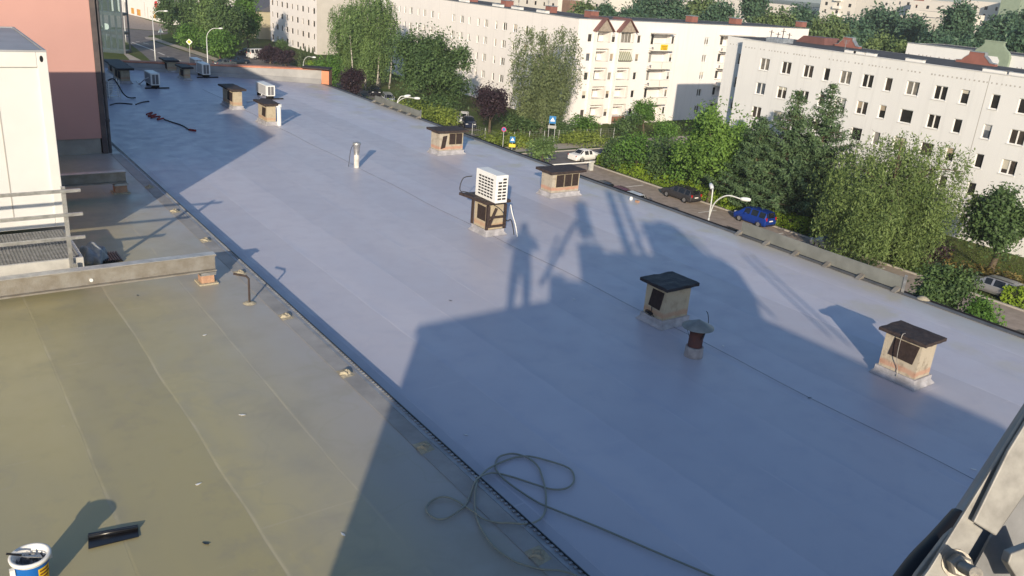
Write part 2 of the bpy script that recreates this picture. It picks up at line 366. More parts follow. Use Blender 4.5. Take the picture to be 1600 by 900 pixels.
b = MB(); b.box(EAVE-.16, EAVE-.004, -14, 38.1, .003, .012); b.build('eave_flashing', mat('eave_flashing', (.17, .165, .16), .6, .3, nz=.3, ns=3), bld)
# skewed end parapet
p0, p1 = Vector((EAVE, 37.95, 0)), Vector((4.6, 46.3, 0)); ud = (p1-p0).normalized(); nd = Vector((ud.y, -ud.x, 0)); nd = nd if nd.y > 0 else -nd; L = (p1-p0).length
HK = (.62, .10)                             # the coping drops towards the far corner
def wedge(o0, prof, Ln, k=0.):
    b = MB(); m = len(prof); vs = []
    for e, hk in ((0, HK[0]), (1, HK[0]+(HK[1]-HK[0])*Ln/L)):
        for off, f, dz in prof: vs.append(o0+ud*Ln*e+nd*off+Vector((0, 0, f*hk+dz)))
    b.add(vs, [tuple(range(m))[::-1], tuple(range(m, 2*m))]+[(i, (i+1) % m, (i+1) % m+m, i+m) for i in range(m)]); return b
b = wedge(p0, [(-.42, 0, .004), (.02, 0, .004), (.02, 1, -.02), (-.06, 1, -.02), (-.16, .35, 0)], L)
b.build('parapet_upstand', mat('parapet_membrane', (.33, .325, .32), .7, nz=.15, ns=1.5), bld)
b = wedge(p0, [(.022, 0, -.1), (.36, 0, -.1), (.36, 1, -.02), (.022, 1, -.02)], L); b.obox(p0-ud*.34-nd*.3+Vector((0,0,-.1)), ud, nd, (0,0,1), .338, .72, .70); b.build('parapet', M_orange, bld)
b = wedge(p0, [(-.10, 1, -.018), (.40, 1, -.018), (.40, 1, .035), (-.10, 1, .035)], L); b.build('parapet_coping', mat('orange_tile_coping', (.58, .24, .15), .75, nz=.4, ns=1.3), bld)
b = MB(); b.obox(p0-ud*.37-nd*.34+Vector((0,0,.662)), ud, nd, (0,0,1), 1.3, .80, .05); b.build('coping_cap', M_brown, bld)
# ------------------------------------------------------------------ neighbouring lower-left roof
bl = thing('felt_roofed_annex', 'annex with olive felt roof, one low step above the grey roof', 'building', (-5, 5, GZ))
b = MB(); b.box(-24, GUT-.006, -14, 40, GZ, ZL-.05); b.build('wall', M_pink, bl)
b = MB(); b.box(-24.05, GUT, -14.05, 40.1, ZL-.05, ZL); b.build('roof', M_roofL, bl)
b = MB(); b.box(GUT+.004, GUT+.025, -14, 38, .004, ZL+.012); b.box(GUT-.10, GUT-.002, -14, 24.5, ZL+.003, ZL+.010)
for i in range(int(30/.075)):
    y = 1.5+i*.075; b.box(GUT-.045, GUT-.012, y, y+.035, ZL+.0103, ZL+.022)
b.build('perforated_edge_strip', mat('edge_strip', (.36, .37, .39), .5, .4, nz=.2, ns=6), bl)
b = MB(); b.box(GUT-.009, GUT+.003, -14, 38, ZL+.0125, ZL+.030); b.box(GUT+.026, GUT+.075, -14, 38, .003, .02); b.build('gutter_slot', M_blackfoil, bl)
b = MB(); b.box(GUT-.33, GUT-.102, -14, 24.5, ZL+.0025, ZL+.0065); b.build('edge_flashing', mat('edge_flashing', (.33, .32, .31), .6, nz=.22, ns=1.6), bl)
M_foam = mat('yellowed_mortar', (.46, .41, .30), .9, col2=(.36, .32, .24), ns=14, bump=.8, bs=30)
for i, y in enumerate((5.3, 7.6, 9.8, 12.05, 14.25, 16.3, 18.5, 20.7)):
    b = MB(); bm = bmesh.new(); bmesh.ops.create_icosphere(bm, subdivisions=3, radius=1)
    rs = random.Random(i)
    vs = [(GUT-.24+v.co.x*(.070+.015*rs.random())*(1+.35*math.sin(v.co.y*5+i)), y+v.co.y*.075*(1+.3*math.cos(v.co.x*6+i)), ZL+max(0, v.co.z)*.055*(1+.4*math.sin(7*v.co.x+5*v.co.y))) for v in bm.verts]
    b.add(vs, [tuple(v.index for v in f.verts) for f in bm.faces]); bm.free(); b.add([(GUT-.35+.03*rs.random(), y-.13, ZL+.007), (GUT-.14, y-.12+.03*rs.random(), ZL+.007), (GUT-.13, y+.13, ZL+.007), (GUT-.33, y+.11+.04*rs.random(), ZL+.007), (GUT-.30, y-.06, ZL+.022), (GUT-.18, y-.06, ZL+.022), (GUT-.18, y+.06, ZL+.022), (GUT-.30, y+.06, ZL+.022)], [(0, 1, 5, 4), (1, 2, 6, 5), (2, 3, 7, 6), (3, 0, 4, 7), (4, 5, 6, 7)]); b.build('bracket_mortar', M_foam, bl, smooth=True)
# ------------------------------------------------------------------ pink building
pb = thing('pink_building', 'salmon pink rendered building, lower wall shaded, behind the white container', 'building', (-4, 30, 0))
b = MB(); b.box(-24, PKX, PKY, 40.05, ZL+.42, 4.75); b.build('wall', M_pink, pb)
b = MB(); b.box(-23.98, PKX-.03, PKY+.03, 40, ZL+.002, ZL+.419); b.build('plinth', mat('plinth_grey', (.30, .295, .27), .8, nz=.2, ns=1.5), pb)
b = MB(); b.box(-24.05, PKX+.05, PKY-.05, 40.1, 4.752, 4.83); b.build('roof', M_felt, pb)
b = MB(); b.box(PKX+.003, PKX+.13, PKY-.02, PKY+.25, ZL+.003, 4.70); b.box(PKX+.003, PKX+.15, PKY+.35, 40, ZL+.003, 4.4)
b.build('dark_corner_strip', mat('sooty_corner', (.075, .065, .070), .8, col2=(.12, .10, .095), ns=3, bump=.5, bs=12), pb)
b = MB(); b.tube([(PKX+.20, PKY+.1, ZL), (PKX+.20, PKY+.1, 4.6)], .045, 10)
for zz in (1, 2, 3, 4): b.tube([(PKX+.20, PKY+.1, zz), (PKX+.20, PKY+.1, zz+.06)], .058, 10)
b.build('downpipe', mat('downpipe_grey', (.10, .095, .10), .6, nz=.3, ns=5), pb, smooth=False)

# ------------------------------------------------------------------ the taller roof block under the photographer; its shadow falls over both roofs
tb = thing('roof_machine_room', 'tall rendered roof block behind the viewpoint that throws the big shadow', 'building', (1.2, -3, .004))
b = MB(); b.box(-1.72, 4.05, -6.4, .30, .004, 3.9); b.build('wall', M_pink, tb)
b = MB(); b.box(-1.76, 4.09, -6.44, .35, 3.9, 4.02); b.build('roof', M_felt, tb)
def LD(l, d, z): a = R(37.22); return Vector((l*math.cos(a)+d*math.sin(a), -l*math.sin(a)+d*math.cos(a), z))
TE = math.tan(R(SUN_EL))
def eff(l, ze, d): return LD(l, d, ze-d*TE)
ant = thing('antenna_mast', 'rooftop antenna mast with panel aerials and cabinets, seen as a shadow', 'antenna mast', LD(1.4, -.9, 4.02))
d = -.9
b = MB(); b.tube([eff(1.44, 4.02+d*TE, d), eff(1.44, 6.5, d)], .045, 10); b.tube([eff(1.62, 4.02+d*TE, d), eff(1.62, 5.9, d)], .03, 10); b.build('pole', M_galv, ant)
b = MB(); b.bar(eff(1.46, 5.55, d-.1), eff(1.44, 6.42, d-.1), .30, .14); b.build('panel_aerial', M_ac, ant)
b = MB(); b.bar(eff(1.44, 5.9, d), eff(1.20, 5.75, -.3), .05); b.build('brace', M_galv, ant)
a = eff(.60, 4.1, d)
cab = MB()
for l0, l1, z0, z1 in ((.58, 1.82, 3.8, 4.62), (1.22, 1.80, 4.6, 5.36), (1.78, 2.12, 4.2, 5.20), (.58, .9, 4.5, 4.7)):
    cab.prism([eff(l0, z0, d-.2), eff(l1, z0, d-.2), eff(l1, z1, d-.2), eff(l0, z1, d-.2)], LD(0, -.35, 0))
cab.build('cabinet', M_ac, ant)
ant2 = thing('aerial_frame', 'frame of tall aerials and a mass cut to the shadow outline standing beside the mast, seen as a shadow', 'aerial', LD(3.5, -.9, 4.02))
b = MB(); b.bar(eff(2.40, 4.1, d), eff(2.30, 6.9, d), .17, .12); b.bar(eff(2.72, 4.1, d), eff(2.60, 6.9, d), .10, .08); b.bar(eff(2.35, 5.2, d), eff(2.95, 5.9, d), .05); b.build('panel_aerial', M_ac, ant2)
b = MB()
out = [(2.85, 4.2), (2.9, 6.04), (3.15, 6.02), (3.4, 6.10), (3.72, 6.0), (3.9, 5.75), (4.1, 5.35), (4.42, 5.28), (4.62, 5.08), (4.64, 4.72), (4.45, 4.3), (4.4, 4.2)]
b.prism([eff(l, zz, d) for l, zz in out], LD(0, -.45, 0)); b.prism([eff(1.9, 4.2, d), eff(3, 4.2, d), eff(3, 5.24, d), eff(1.9, 5.24, d)], LD(0, -.4, 0)); b.build('shadow_mass', M_ac, ant2)  # unseen blocks, outline shaped to cast the broad part of the shadow
b = MB(); b.bar(eff(4.98, 5.42, d), eff(5.55, 4.1, d), .045); b.bar(eff(5.18, 5.42, d), eff(5.78, 4.0, d), .045); b.bar(eff(4.0, 5.8, d), eff(4.75, 4.3, d), .05); b.build('stay', M_galv, ant2)

# person holding the phone, behind the lens: one skinned body
def person():
    P = {}; E = []
    def J(n, l, d, z, r, par=None):
        P[n] = (LD(l, d, z), r)
        if par: E.append((par, n))
    z0 = 4.02
    J('pelvis', .02, -.38, z0+.95, .15)
    J('waist', .02, -.38, z0+1.10, .145, 'pelvis'); J('chest', .02, -.37, z0+1.32, .165, 'waist'); J('neckb', .02, -.38, z0+1.50, .085, 'chest'); J('neck', .02, -.36, z0+1.56, .062, 'neckb')
    for s, nm in ((-1, 'l'), (1, 'r')):
        J('hip'+nm, .02+s*.10, -.38, z0+.88, .115, 'pelvis'); J('knee'+nm, .02+s*.135, -.36, z0+.50, .075, 'hip'+nm); J('ank'+nm, .02+s*.145, -.39, z0+.10, .05, 'knee'+nm); J('toe'+nm, .02+s*.15, -.22, z0+.05, .045, 'ank'+nm)
        J('sho'+nm, .02+s*.215, -.38, z0+1.43, .075, 'chest'); J('elb'+nm, .02+s*.33, -.30, z0+1.20, .052, 'sho'+nm); J('wri'+nm, .02+s*.10, -.12, z0+1.45, .034, 'elb'+nm)
        J('palm'+nm, .02+s*.085, -.075, z0+1.52, .032, 'wri'+nm)
        for i in range(4): J('f%d%s' % (i, nm), .02+s*.07, -.045, z0+1.525+.018*i, .009, 'palm'+nm); J('g%d%s' % (i, nm), .02+s*.035, -.042, z0+1.527+.018*i, .008, 'f%d%s' % (i, nm))
        J('th'+nm, .02+s*.05, -.06, z0+1.50, .011, 'palm'+nm)
    names = list(P); idx = {n: i for i, n in enumerate(names)}
    root = Vector((P['pelvis'][0].x, P['pelvis'][0].y, z0))
    me = bpy.data.meshes.new('person'); me.from_pydata([tuple(P[n][0]-root) for n in names], [(idx[a], idx[c]) for a, c in E], [])
    o = bpy.data.objects.new('person', me); COL.objects.link(o); o.location = root
    o.modifiers.new('skin', 'SKIN'); o.modifiers['skin'].use_smooth_shade = True
    sk = me.skin_vertices[0].data
    for n in names: sk[idx[n]].radius = (P[n][1]*(1.22 if n[0] not in 'fgt' else 1),)*2
    sk[0].use_root = True
    s = o.modifiers.new('sub', 'SUBSURF'); s.levels = 1; s.render_levels = 1
    me.materials.append(mat('work_clothes', (.05, .055, .075), .9, nz=.2, ns=8))
    tag(o, 'person in dark work clothes photographing from the roof edge, seen as a standing shadow', 'person')
    h = MB(); c = LD(.02, -.33, z0+1.69); bm = bmesh.new(); bmesh.ops.create_uvsphere(bm, u_segments=20, v_segments=14, radius=1)
    f = LD(0, 1, 0); rr = LD(1, 0, 0)
    vs = []
    for v in bm.verts:
        x, y, zz = v.co; jaw = 1-.28*max(0, -zz); yy = y*(1-.15*max(0, -zz)) + (.22*math.exp(-((x/.16)**2+((zz+.05)/.25)**2)) if y > .7 else 0)
        if abs(x) > .93: x *= 1.08
        vs.append(c+rr*(x*.078*jaw)+f*(yy*.098)+Vector((0,0,zz*.125)))
    h.add(vs, [tuple(v.index for v in q.verts) for q in bm.faces]); bm.free(); h.build('head', mat('skin', (.48, .28, .20), .6), o, smooth=True)
    hb = MB(); bm = bmesh.new(); bmesh.ops.create_uvsphere(bm, u_segments=18, v_segments=12, radius=1)
    hb.add([c+rr*(v.co.x*.086)+f*(v.co.y*.105-.012)+Vector((0,0,max(v.co.z, -.25)*.132+.012)) for v in bm.verts], [tuple(v.index for v in q.verts) for q in bm.faces]); bm.free(); hb.build('hair', M_dark, o, smooth=True)
person()
# ------------------------------------------------------------------ chimneys on the grey roof
def chimney(label, bp, ap, cp, capy, ov=.09, ct=.07, body=None, cap=None, grilles=(), sy=None, sx=None, group='ventilation chimneys on the grey roof', base=True, cat='chimney'):
    B = G(*bp); A = G(*ap); Cc = G(*cp)
    SX = sx or max(.3, Cc.x-B.x); SY = sy or max(.4, A.y-B.y)
    x0, y0 = B.x+.04, B.y+.04; x1, y1 = x0+SX-.08, y0+SY-.08
    H = hgt(x0-ov, y0-ov, capy)
    t = thing('roof_chimney', label, cat, ((x0+x1)/2, (y0+y1)/2, 0), group)
    m = MB(); m.box(x0, x1, y0, y1, .003, H); m.build('chimney_body', body or M_plaster, t)
    if base:
        m = MB(); hb = min(.2, H*.2)
        m.box(x0-.035, x1+.035, y0-.035, y1+.035, .003, hb); m.add([(x0-.085, y0-.09, .005), (x1+.10, y0-.08, .005), (x1+.085, y1+.09, .005), (x0-.10, y1+.08, .005), (x0-.036, y0-.036, .07), (x1+.036, y0-.036, .07), (x1+.036, y1+.036, .07), (x0-.036, y1+.036, .07)],
              [(0,1,5,4), (1,2,6,5), (2,3,7,6), (3,0,4,7)]); m.build('membrane_upstand', mat('upstand_paint', (.40, .39, .41), .6, nz=.3, ns=5, bump=.4, bs=14), t)
    m = MB(); rs = random.Random(label); nx_, ny_ = 7, 7; j = lambda s: (rs.random()-.5)*s
    top = [[(x0-ov+(x1-x0+2*ov)*i/nx_+(j(.02) if i in (0, nx_) else 0), y0-ov+(y1-y0+2*ov)*k_/ny_+(j(.02) if k_ in (0, ny_) else 0), H+ct+j(.012)) for k_ in range(ny_+1)] for i in range(nx_+1)]
    vs = [p for r_ in top for p in r_]+[(p[0], p[1], H+.002) for r_ in top for p in r_]; N1 = (nx_+1)*(ny_+1); ix = lambda i, k_: i*(ny_+1)+k_; fs = []
    for i in range(nx_):
        for k_ in range(ny_): fs.append((ix(i, k_), ix(i+1, k_), ix(i+1, k_+1), ix(i, k_+1))); fs.append((N1+ix(i, k_), N1+ix(i, k_+1), N1+ix(i+1, k_+1), N1+ix(i+1, k_)))
    for i in range(nx_): fs.append((ix(i, 0), N1+ix(i, 0), N1+ix(i+1, 0), ix(i+1, 0))); fs.append((ix(i, ny_), ix(i+1, ny_), N1+ix(i+1, ny_), N1+ix(i, ny_)))
    for k_ in range(ny_): fs.append((ix(0, k_), ix(0, k_+1), N1+ix(0, k_+1), N1+ix(0, k_))); fs.append((ix(nx_, k_), N1+ix(nx_, k_), N1+ix(nx_, k_+1), ix(nx_, k_+1)))
    m.add(vs, fs); m.build('cap', cap or M_brown, t, bevel=.01)
    for face, u0, u1, z0, z1, tilt in grilles:
        m = MB(); za, zb = H*z0, H*z1
        if face == 'y':                     # on the -Y face
            a, c = x0+(x1-x0)*u0, x0+(x1-x0)*u1; q = [(a, y0-.012, za), (c, y0-.012, za+tilt*.5), (c+tilt, y0-.012, zb), (a+tilt, y0-.012, zb-tilt*.3)]; e = (0, .010, 0)
        else:
            a, c = y1-(y1-y0)*u0, y1-(y1-y0)*u1; q = [(x0-.012, a, za+abs(tilt)*.3), (x0-.012, c, za), (x0-.012, c-tilt, zb), (x0-.012, a-tilt, zb)]; e = (.010, 0, 0)
        m.prism(q, e); g = m.build('vent_grille', M_grille, t)
        if not tilt:
            m = MB()
            if face == 'y':
                for (p, r_, s, u) in ((a-.02, c+.02, zb, zb+.02), (a-.02, c+.02, za-.02, za), (a-.02, a, za+.0005, zb-.0005), (c, c+.02, za+.0005, zb-.0005)): m.box(p, r_, y0-.016, y0-.002, s, u)
            else:
                for (s, u) in ((zb, zb+.02), (za-.02, za)): m.box(x0-.016, x0-.002, c-.02, a+.02, s, u)
            m.build('surround', M_plaster2, g)
    t['h'] = H; return t, (x0, x1, y0, y1, H)
c4, d4 = chimney('stained chimney with brown slab cap and torn grille, nearest the eave gutter', (1426, 609), (1369, 579), (1448, 596), 545, .09, .06, M_plaster3, M_brown, [('x', .18, .86, .50, .93, .05)])
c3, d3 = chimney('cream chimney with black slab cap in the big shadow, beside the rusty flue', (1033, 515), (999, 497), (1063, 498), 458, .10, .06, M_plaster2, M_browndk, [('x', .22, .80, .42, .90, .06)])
c2, d2 = chimney('low wide chimney with three brown grilles side by side', (860, 310), (847, 306), (908, 306), 274, .13, .07, M_plaster, M_brown, [('y', .14, .42, .42, .93, 0), ('y', .45, .70, .42, .93, 0), ('y', .73, .96, .42, .93, 0)], sy=.55)
c1, d1 = chimney('low wide chimney with one broken and two whole grilles', (685, 243.5), (674, 240), (733, 244), 209, .13, .07, M_plaster, M_brown, [('y', .06, .24, .28, .86, .07), ('y', .40, .66, .46, .94, 0), ('y', .69, .95, .46, .94, 0)], sy=.60)
f1, df1 = chimney('sunlit ochre chimney with a white pipe on its corner, below the boxy air unit', (416, 197), (400, 187), (435, 197), 166, .13, .07, M_plaster2, M_brown, [('x', .45, .85, .40, .85, .06)], sy=.9)
f2, df2 = chimney('ochre chimney half in shadow, left of the sunlit boxy air unit', (364, 172), (350, 161), (382, 172), 143, .13, .07, M_plaster2, M_brown, [('x', .45, .9, .40, .88, .06)], sy=1.3)
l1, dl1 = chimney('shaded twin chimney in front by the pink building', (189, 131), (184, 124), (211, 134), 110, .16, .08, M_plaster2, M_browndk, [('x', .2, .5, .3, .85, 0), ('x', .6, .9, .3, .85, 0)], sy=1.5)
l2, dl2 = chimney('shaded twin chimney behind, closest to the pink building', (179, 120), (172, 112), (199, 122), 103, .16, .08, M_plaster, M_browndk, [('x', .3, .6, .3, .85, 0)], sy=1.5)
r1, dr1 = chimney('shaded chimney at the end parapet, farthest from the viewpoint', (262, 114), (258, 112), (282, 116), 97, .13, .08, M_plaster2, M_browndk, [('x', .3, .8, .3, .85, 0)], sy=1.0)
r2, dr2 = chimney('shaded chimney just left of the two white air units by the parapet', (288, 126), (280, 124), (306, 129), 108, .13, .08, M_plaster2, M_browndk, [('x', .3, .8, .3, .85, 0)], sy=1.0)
# chimney carrying the big air unit in a steel cradle
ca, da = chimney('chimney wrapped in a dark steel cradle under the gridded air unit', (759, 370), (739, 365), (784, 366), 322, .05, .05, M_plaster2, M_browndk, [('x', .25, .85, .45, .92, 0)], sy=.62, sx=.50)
x0, x1, y0, y1, H = da
m = MB()
for x in (x0-.03, x1+.03):
    for y in (y0-.03, y1+.03): m.bar((x, y, .15), (x, y, H-.002), .05)
for zz in (.33, .62):
    m.bar((x0-.03, y0-.07, H*zz), (x1+.03, y0-.07, H*zz), .045); m.bar((x1+.07, y0, H*zz), (x1+.07, y1, H*zz), .045)
m.bar((x0-.02, y0-.095, H*.35), (x0+.16, y0-.095, H*.92), .045); m.bar((x0-.03, y0-.07, H*.35), (x0-.03, y0-.07, H), .05)
m.box(x0-.16, x1+.10, y0-.12, y1+.22, H+.053, H+.11); m.bar((x0-.22, y1+.30, H+.08), (x0-.1, y0-.12, H+.08), .06)
m.build('cradle', M_steelbrown, ca)

# ------------------------------------------------------------------ air-conditioning outdoor units
def ac_unit(label, x0, y0, sx, sy, z0, h, grid=None, feet=0., group='air units on the grey roof'):
    t = thing('air_conditioning_unit', label, 'air conditioner', (x0+sx/2, y0+sy/2, z0-feet), group)
    m = MB(); m.box(x0, x0+sx, y0, y0+sy, z0, z0+h); m.build('casing', M_ac, t, bevel=.012)
    if grid:
        nx, ny, mx, my = grid
        m = MB()
        for i in range(nx):
            for j in range(ny):
                a = y0+sy*.14+(sy*.72)*i/nx; zz = z0+h*.10+h*.76*j/ny; m.box(x0-.010, x0-.002, a+.012, a+sy*.72/nx-.022, zz+.012, zz+h*.76/ny-.022)
        m.build('side_grille', M_acd, t); m = MB()
        for i in range(mx):
            for j in range(my):
                if i == 0 and j == my-1: continue
                a = x0+sx*.12+(sx*.76)*i/mx; zz = z0+h*.10+h*.82*j/my; m.box(a+.015, a+sx*.76/mx-.015, y0-.010, y0-.002, zz+.012, zz+h*.82/my-.022)
        m.build('end_grille', M_acd, t)
    else:
        m = MB()
        for i in range(9):
            a = y0+sy*.1+sy*.8*i/9; m.box(x0-.010, x0-.002, a, a+sy*.8/9-.03, z0+h*.1, z0+h*.92)
        m.build('side_grille', mat('casing_slats', (.40, .40, .41), .6), t); m = MB()
        for i in range(2): m.box(x0+sx*(.14+.38*i), x0+sx*(.14+.38*i)+sx*.30, y0-.010, y0-.002, z0+h*.1, z0+h*.9)
        m.build('end_grille', mat('grey_grille', (.16, .16, .17), .6), t)
    if feet:
        m = MB()
        for y in (y0+.1, y0+sy-.15): m.box(x0+.02, x0+sx-.02, y, y+.05, z0-feet, z0-.002)
        m.box(x0-.25, x0+sx+.35, y0+.02, y0+.07, z0-feet+.004, z0-feet+.05); m.box(x0+sx*.4, x0+sx*.55, y0-.05, y0-.01, z0-feet, z0)
        m.build('stand', M_dark, t)
    return t
x0, x1, y0, y1, H = da
zb = H+.112
xa = x0-.02; na = onX(774, 314, xa); fa = onX(742, 305, xa); ra = onY(792, 316, na.y)
ac_unit('white air unit with square black grids standing on the cradle chimney', xa, na.y, max(.3, ra.x-xa), fa.y-na.y, zb, hgt(xa, na.y, 275)-zb, (5, 7, 2, 7))
def ac_px(label, near, right, top, sy, **k):
    n = G(*near); r_ = G(*right); h = hgt(n.x, n.y, top)
    return ac_unit(label, n.x, n.y, max(.35, r_.x-n.x), sy, .14, h-.14, feet=.137, **k)
ac_px('white air unit on a low stand, alone in the shade near the twin chimneys', (237, 139), (249, 140), 115, 1.1)
ac_px('sunlit boxy white air unit between two ochre chimneys', (417, 156), (429, 156), 134, 1.3)
ac_px('front white air unit of the pair by the end parapet', (317, 122), (327, 123), 100, .95)
ac_px('rear white air unit of the pair by the end parapet', (306, 113), (315, 114), 93, .95)
# hoses and wires of the air units
def cable(name, pts, r, m, label, cat='cable', n=6, sp=True, loc=None, group=None):
    b = MB(); P = spline(pts, 8) if sp else pts; b.tube(P, r, n); o = b.build(name, m, loc=loc or tuple(pts[0]), smooth=True); return tag(o, label, cat, group)
M_wire = mat('grey_wire', (.045, .045, .05), .6)
x0, x1, y0, y1, H = da
cable('cable', [(x0-.02, y1+.15, H+.5), (x0-.16, y1+.3, H+.42), (x0-.22, y1+.3, H+.15), (x0-.1, y1+.05, H+.13), (x0+.2, y0-.14, H-.05), (x0+.42, y0-.14, H-.35), (x1+.14, y0-.13, .35), (x1+.2, y0-.2, .02)], .012, M_wire, 'dark cable looping from the gridded air unit down its chimney')
cable('cable', [(x1+.10, y0-.12, H), (x1+.14, y0-.16, .5), (x1+.22, y0-.2, .25), (x1+.19, y0-.35, .015)], .014, M_ac, 'white cable hanging at the right corner of the cradle chimney')
q = G(232, 128); cable('drain_pipe', [G(236, 120, .45), G(226, 124, .3), G(218, 131, .02), G(214, 127, .02)], .025, M_ac, 'white pipe running from the lone shaded air unit', 'pipe')
q = G(402, 158); cable('drain_pipe', [G(409, 148, .4), G(403, 155, .05), G(386, 159, .02)], .025, M_ac, 'white pipe running between the two ochre chimneys', 'pipe')
cx = df1[1]+.10; cy = df1[2]-.05
b = MB(); b.tube([(cx, cy, .003), (cx, cy, df1[4]-.05)], .07, 12); b.tube([(cx, cy, df1[4]-.05), (cx, cy, df1[4]+.05)], .10, 12)
tag(b.build('vent_pipe', M_ac, loc=(cx, cy, 0), smooth=False), 'white pipe rising at the corner of the sunlit ochre chimney', 'pipe')
# white pipe with a small cap in mid roof
p = G(557, 262); h = hgt(p.x, p.y, 228)
t = thing('vent_pipe', 'white vent pipe standing alone in mid roof with its own shadow', 'pipe', p)
b = MB(); b.tube([p+Vector((0,0,.004)), p+Vector((0,0,h))], .075, 14); b.build('pipe', mat('white_pipe', (.66, .63, .58), .6, nz=.25, ns=6), t, smooth=False)
b = MB(); b.lathe([(.0, h+.12), (.11, h+.10), (.12, h+.04), (.10, h+.02), (.076, h-.22), (.0785, h-.25)], p, 16); b.build('cap', M_galv, t, smooth=True)
cable('lightning_wire', [(p.x-.2, p.y+.1, .02), (p.x-.16, p.y+.05, h*.8), (p.x-.09, p.y, h+.05)], .008, M_wire, 'thin dark wire leaning on the lone white vent pipe', 'wire')
# rusty flue with a conical hood
p = G(1083, 556); h = hgt(p.x, p.y, 514)
t = thing('flue', 'short rusty flue with a grey conical hood in the big shadow', 'flue', p)
b = MB(); b.lathe([(.115, .17), (.112, h), (.10, h), (.10, .2)], p, 20); b.build('flue_pipe', mat('rusty_steel', (.13, .055, .045), .8, col2=(.09, .05, .05), ns=9), t, smooth=True)
b = MB(); b.lathe([(.15, .003), (.145, .17), (.116, .18), (.116, .16)], p, 20); b.build('flue_base', mat('flue_base', (.36, .33, .33), .8, nz=.25, ns=8), t, smooth=True)
b = MB(); b.lathe([(.0, h+.17), (.255, h+.045), (.258, h+.035), (.0, h+.15)], p, 28); b.build('hood', mat('dull_zinc', (.26, .28, .28), .5, .5, nz=.2, ns=5), t, smooth=True)
b = MB()
for a in (.4, 2.5, 4.6): b.bar(p+Vector((.11*math.cos(a), .11*math.sin(a), h-.15)), p+Vector((.20*math.cos(a), .20*math.sin(a), h+.07)), .018, .006)
b.build('strap', M_dark, t)
cable('lightning_wire', [p+Vector((.17, .0, .25)), p+Vector((.26, .02, h+.02)), p+Vector((.23, .03, h+.2)), p+Vector((.18, .03, h+.26))], .006, M_wire, 'thin wire clipped up the hooded flue', 'wire')
# ridge wire along the roof
yy = np.linspace(-3, 36.5, 60)
cable('lightning_wire', [(10.43+.025*math.sin(y*1.7)+.02*math.sin(y*.6+1), y, .018) for y in yy], .0036, mat('dull_wire', (.17, .17, .19), .6), 'long thin lightning wire running down the middle of the grey roof', 'wire', sp=False)
x0, x1, y0, y1, H = d4
cable('lightning_wire', [(x0-.03, y0+.30, H+.09), (x0-.115, y0+.30, H+.05), (x0-.10, y0+.30, H*.6), (x0-.03, y0+.28, H*.3), (x0-.06, y0+.25, .1)], .006, mat('pale_wire', (.4, .38, .35), .5, .5), 'pale wire hanging over the brown slab of the stained chimney', 'wire')
x0, x1, y0, y1, H = d3
cable('lightning_wire', [(x0-.03, y0+.26, H*.45), (x0-.03, y0+.25, H*.28), (x0-.05, y0+.16, H*.24)], .008, M_wire, 'short dark wire under the grille of the black-capped chimney', 'wire')
b = MB(); b.box(x0-.06, x0-.001, y0+.30, y0+.38, .18, .22); b.box(x0-.05, x0-.001, y0+.24, y0+.30, .16, .20); tag(b.build('clamp', M_blackfoil, loc=(x0-.03, y0+.3, .16)), 'small black clamp low on the black-capped chimney', 'clamp')
# dark bent pipe by the gutter
p = G(390, 474, ZL); tp = hgt(p.x, p.y, 432)
t = thing('bent_pipe', 'thin dark bent pipe standing by the gutter on the olive roof', 'pipe', p)
b = MB(); b.tube([p, p+Vector((0, 0, tp-ZL-.04)), p+Vector((-.03, .03, tp-ZL)), p+Vector((-.20, .14, tp-ZL+.03))], .018, 8); b.build('pipe', M_steelbrown, t)
b = MB(); b.lathe([(.0, .03), (.05, .03), (.11, .004)], p, 14); b.build('flange', M_foam, t)

# ------------------------------------------------------------------ white site container and its steel platform
CX, CY, CZ0, CZ1, CYB, CXL = 2.17, 16.6, .64, 3.73, 20.75, -4.2
t = thing('site_container', 'white site container with a grey roof on steel beams', 'container', ((CX+CXL)/2, (CY+CYB)/2, CZ0))
M_cont = mat('container_white', (.645, .65, .645), .5, nz=.06, ns=.9, spec=.35)
b = MB(); b.box(CXL+.05, CX-.05, CY+.05, CYB-.05, CZ0+.02, CZ1-.03); b.build('wall', M_cont, t)
b = MB()
for x in (CXL, CX-.16):
    for y in (CY, CYB-.16): b.box(x, x+.16, y, y+.16, CZ0, CZ1-.02)
b.box(CXL+.161, CX-.161, CY, CY+.1, CZ1-.27, CZ1-.02); b.box(CXL+.161, CX-.161, CY, CY+.1, CZ0, CZ0+.16); b.box(CX-.1, CX, CY+.161, CYB-.161, CZ1-.27, CZ1-.02); b.box(CX-.1, CX, CY+.161, CYB-.161, CZ0, CZ0+.16)
b.build('frame', mat('container_frame', (.67, .665, .645), .45, nz=.05, ns=2), t, bevel=.01)
b = MB(); b.box(CXL+.06, CX-.06, CY+.06, CYB-.06, CZ1-.018, CZ1-.006); b.box(CXL, CX, CY+.0, CY+.04, CZ1-.019, CZ1+.012); b.box(CX-.04, CX, CY+.041, CYB, CZ1-.019, CZ1+.012); b.box(CXL, CX-.041, CYB-.04, CYB, CZ1-.019, CZ1+.012)
b.build('roof', mat('container_roof', (.40, .41, .43), .5, .3, nz=.15, ns=1), t)
b = MB(); c = Vector((CX-.09, CY-.004, CZ1-.13)); b.prism([c+Vector((.035*math.cos(a)*.8, 0, .055*math.sin(a))) for a in np.linspace(0, 2*math.pi, 14)[:-1]], (0, .003, 0)); b.build('lifting_hole', M_blackfoil, t)
b = MB()
for x in (1.36, .2, -1.0): b.box(x, x+.015, CY+.042, CY+.049, CZ0+.17, CZ1-.28)
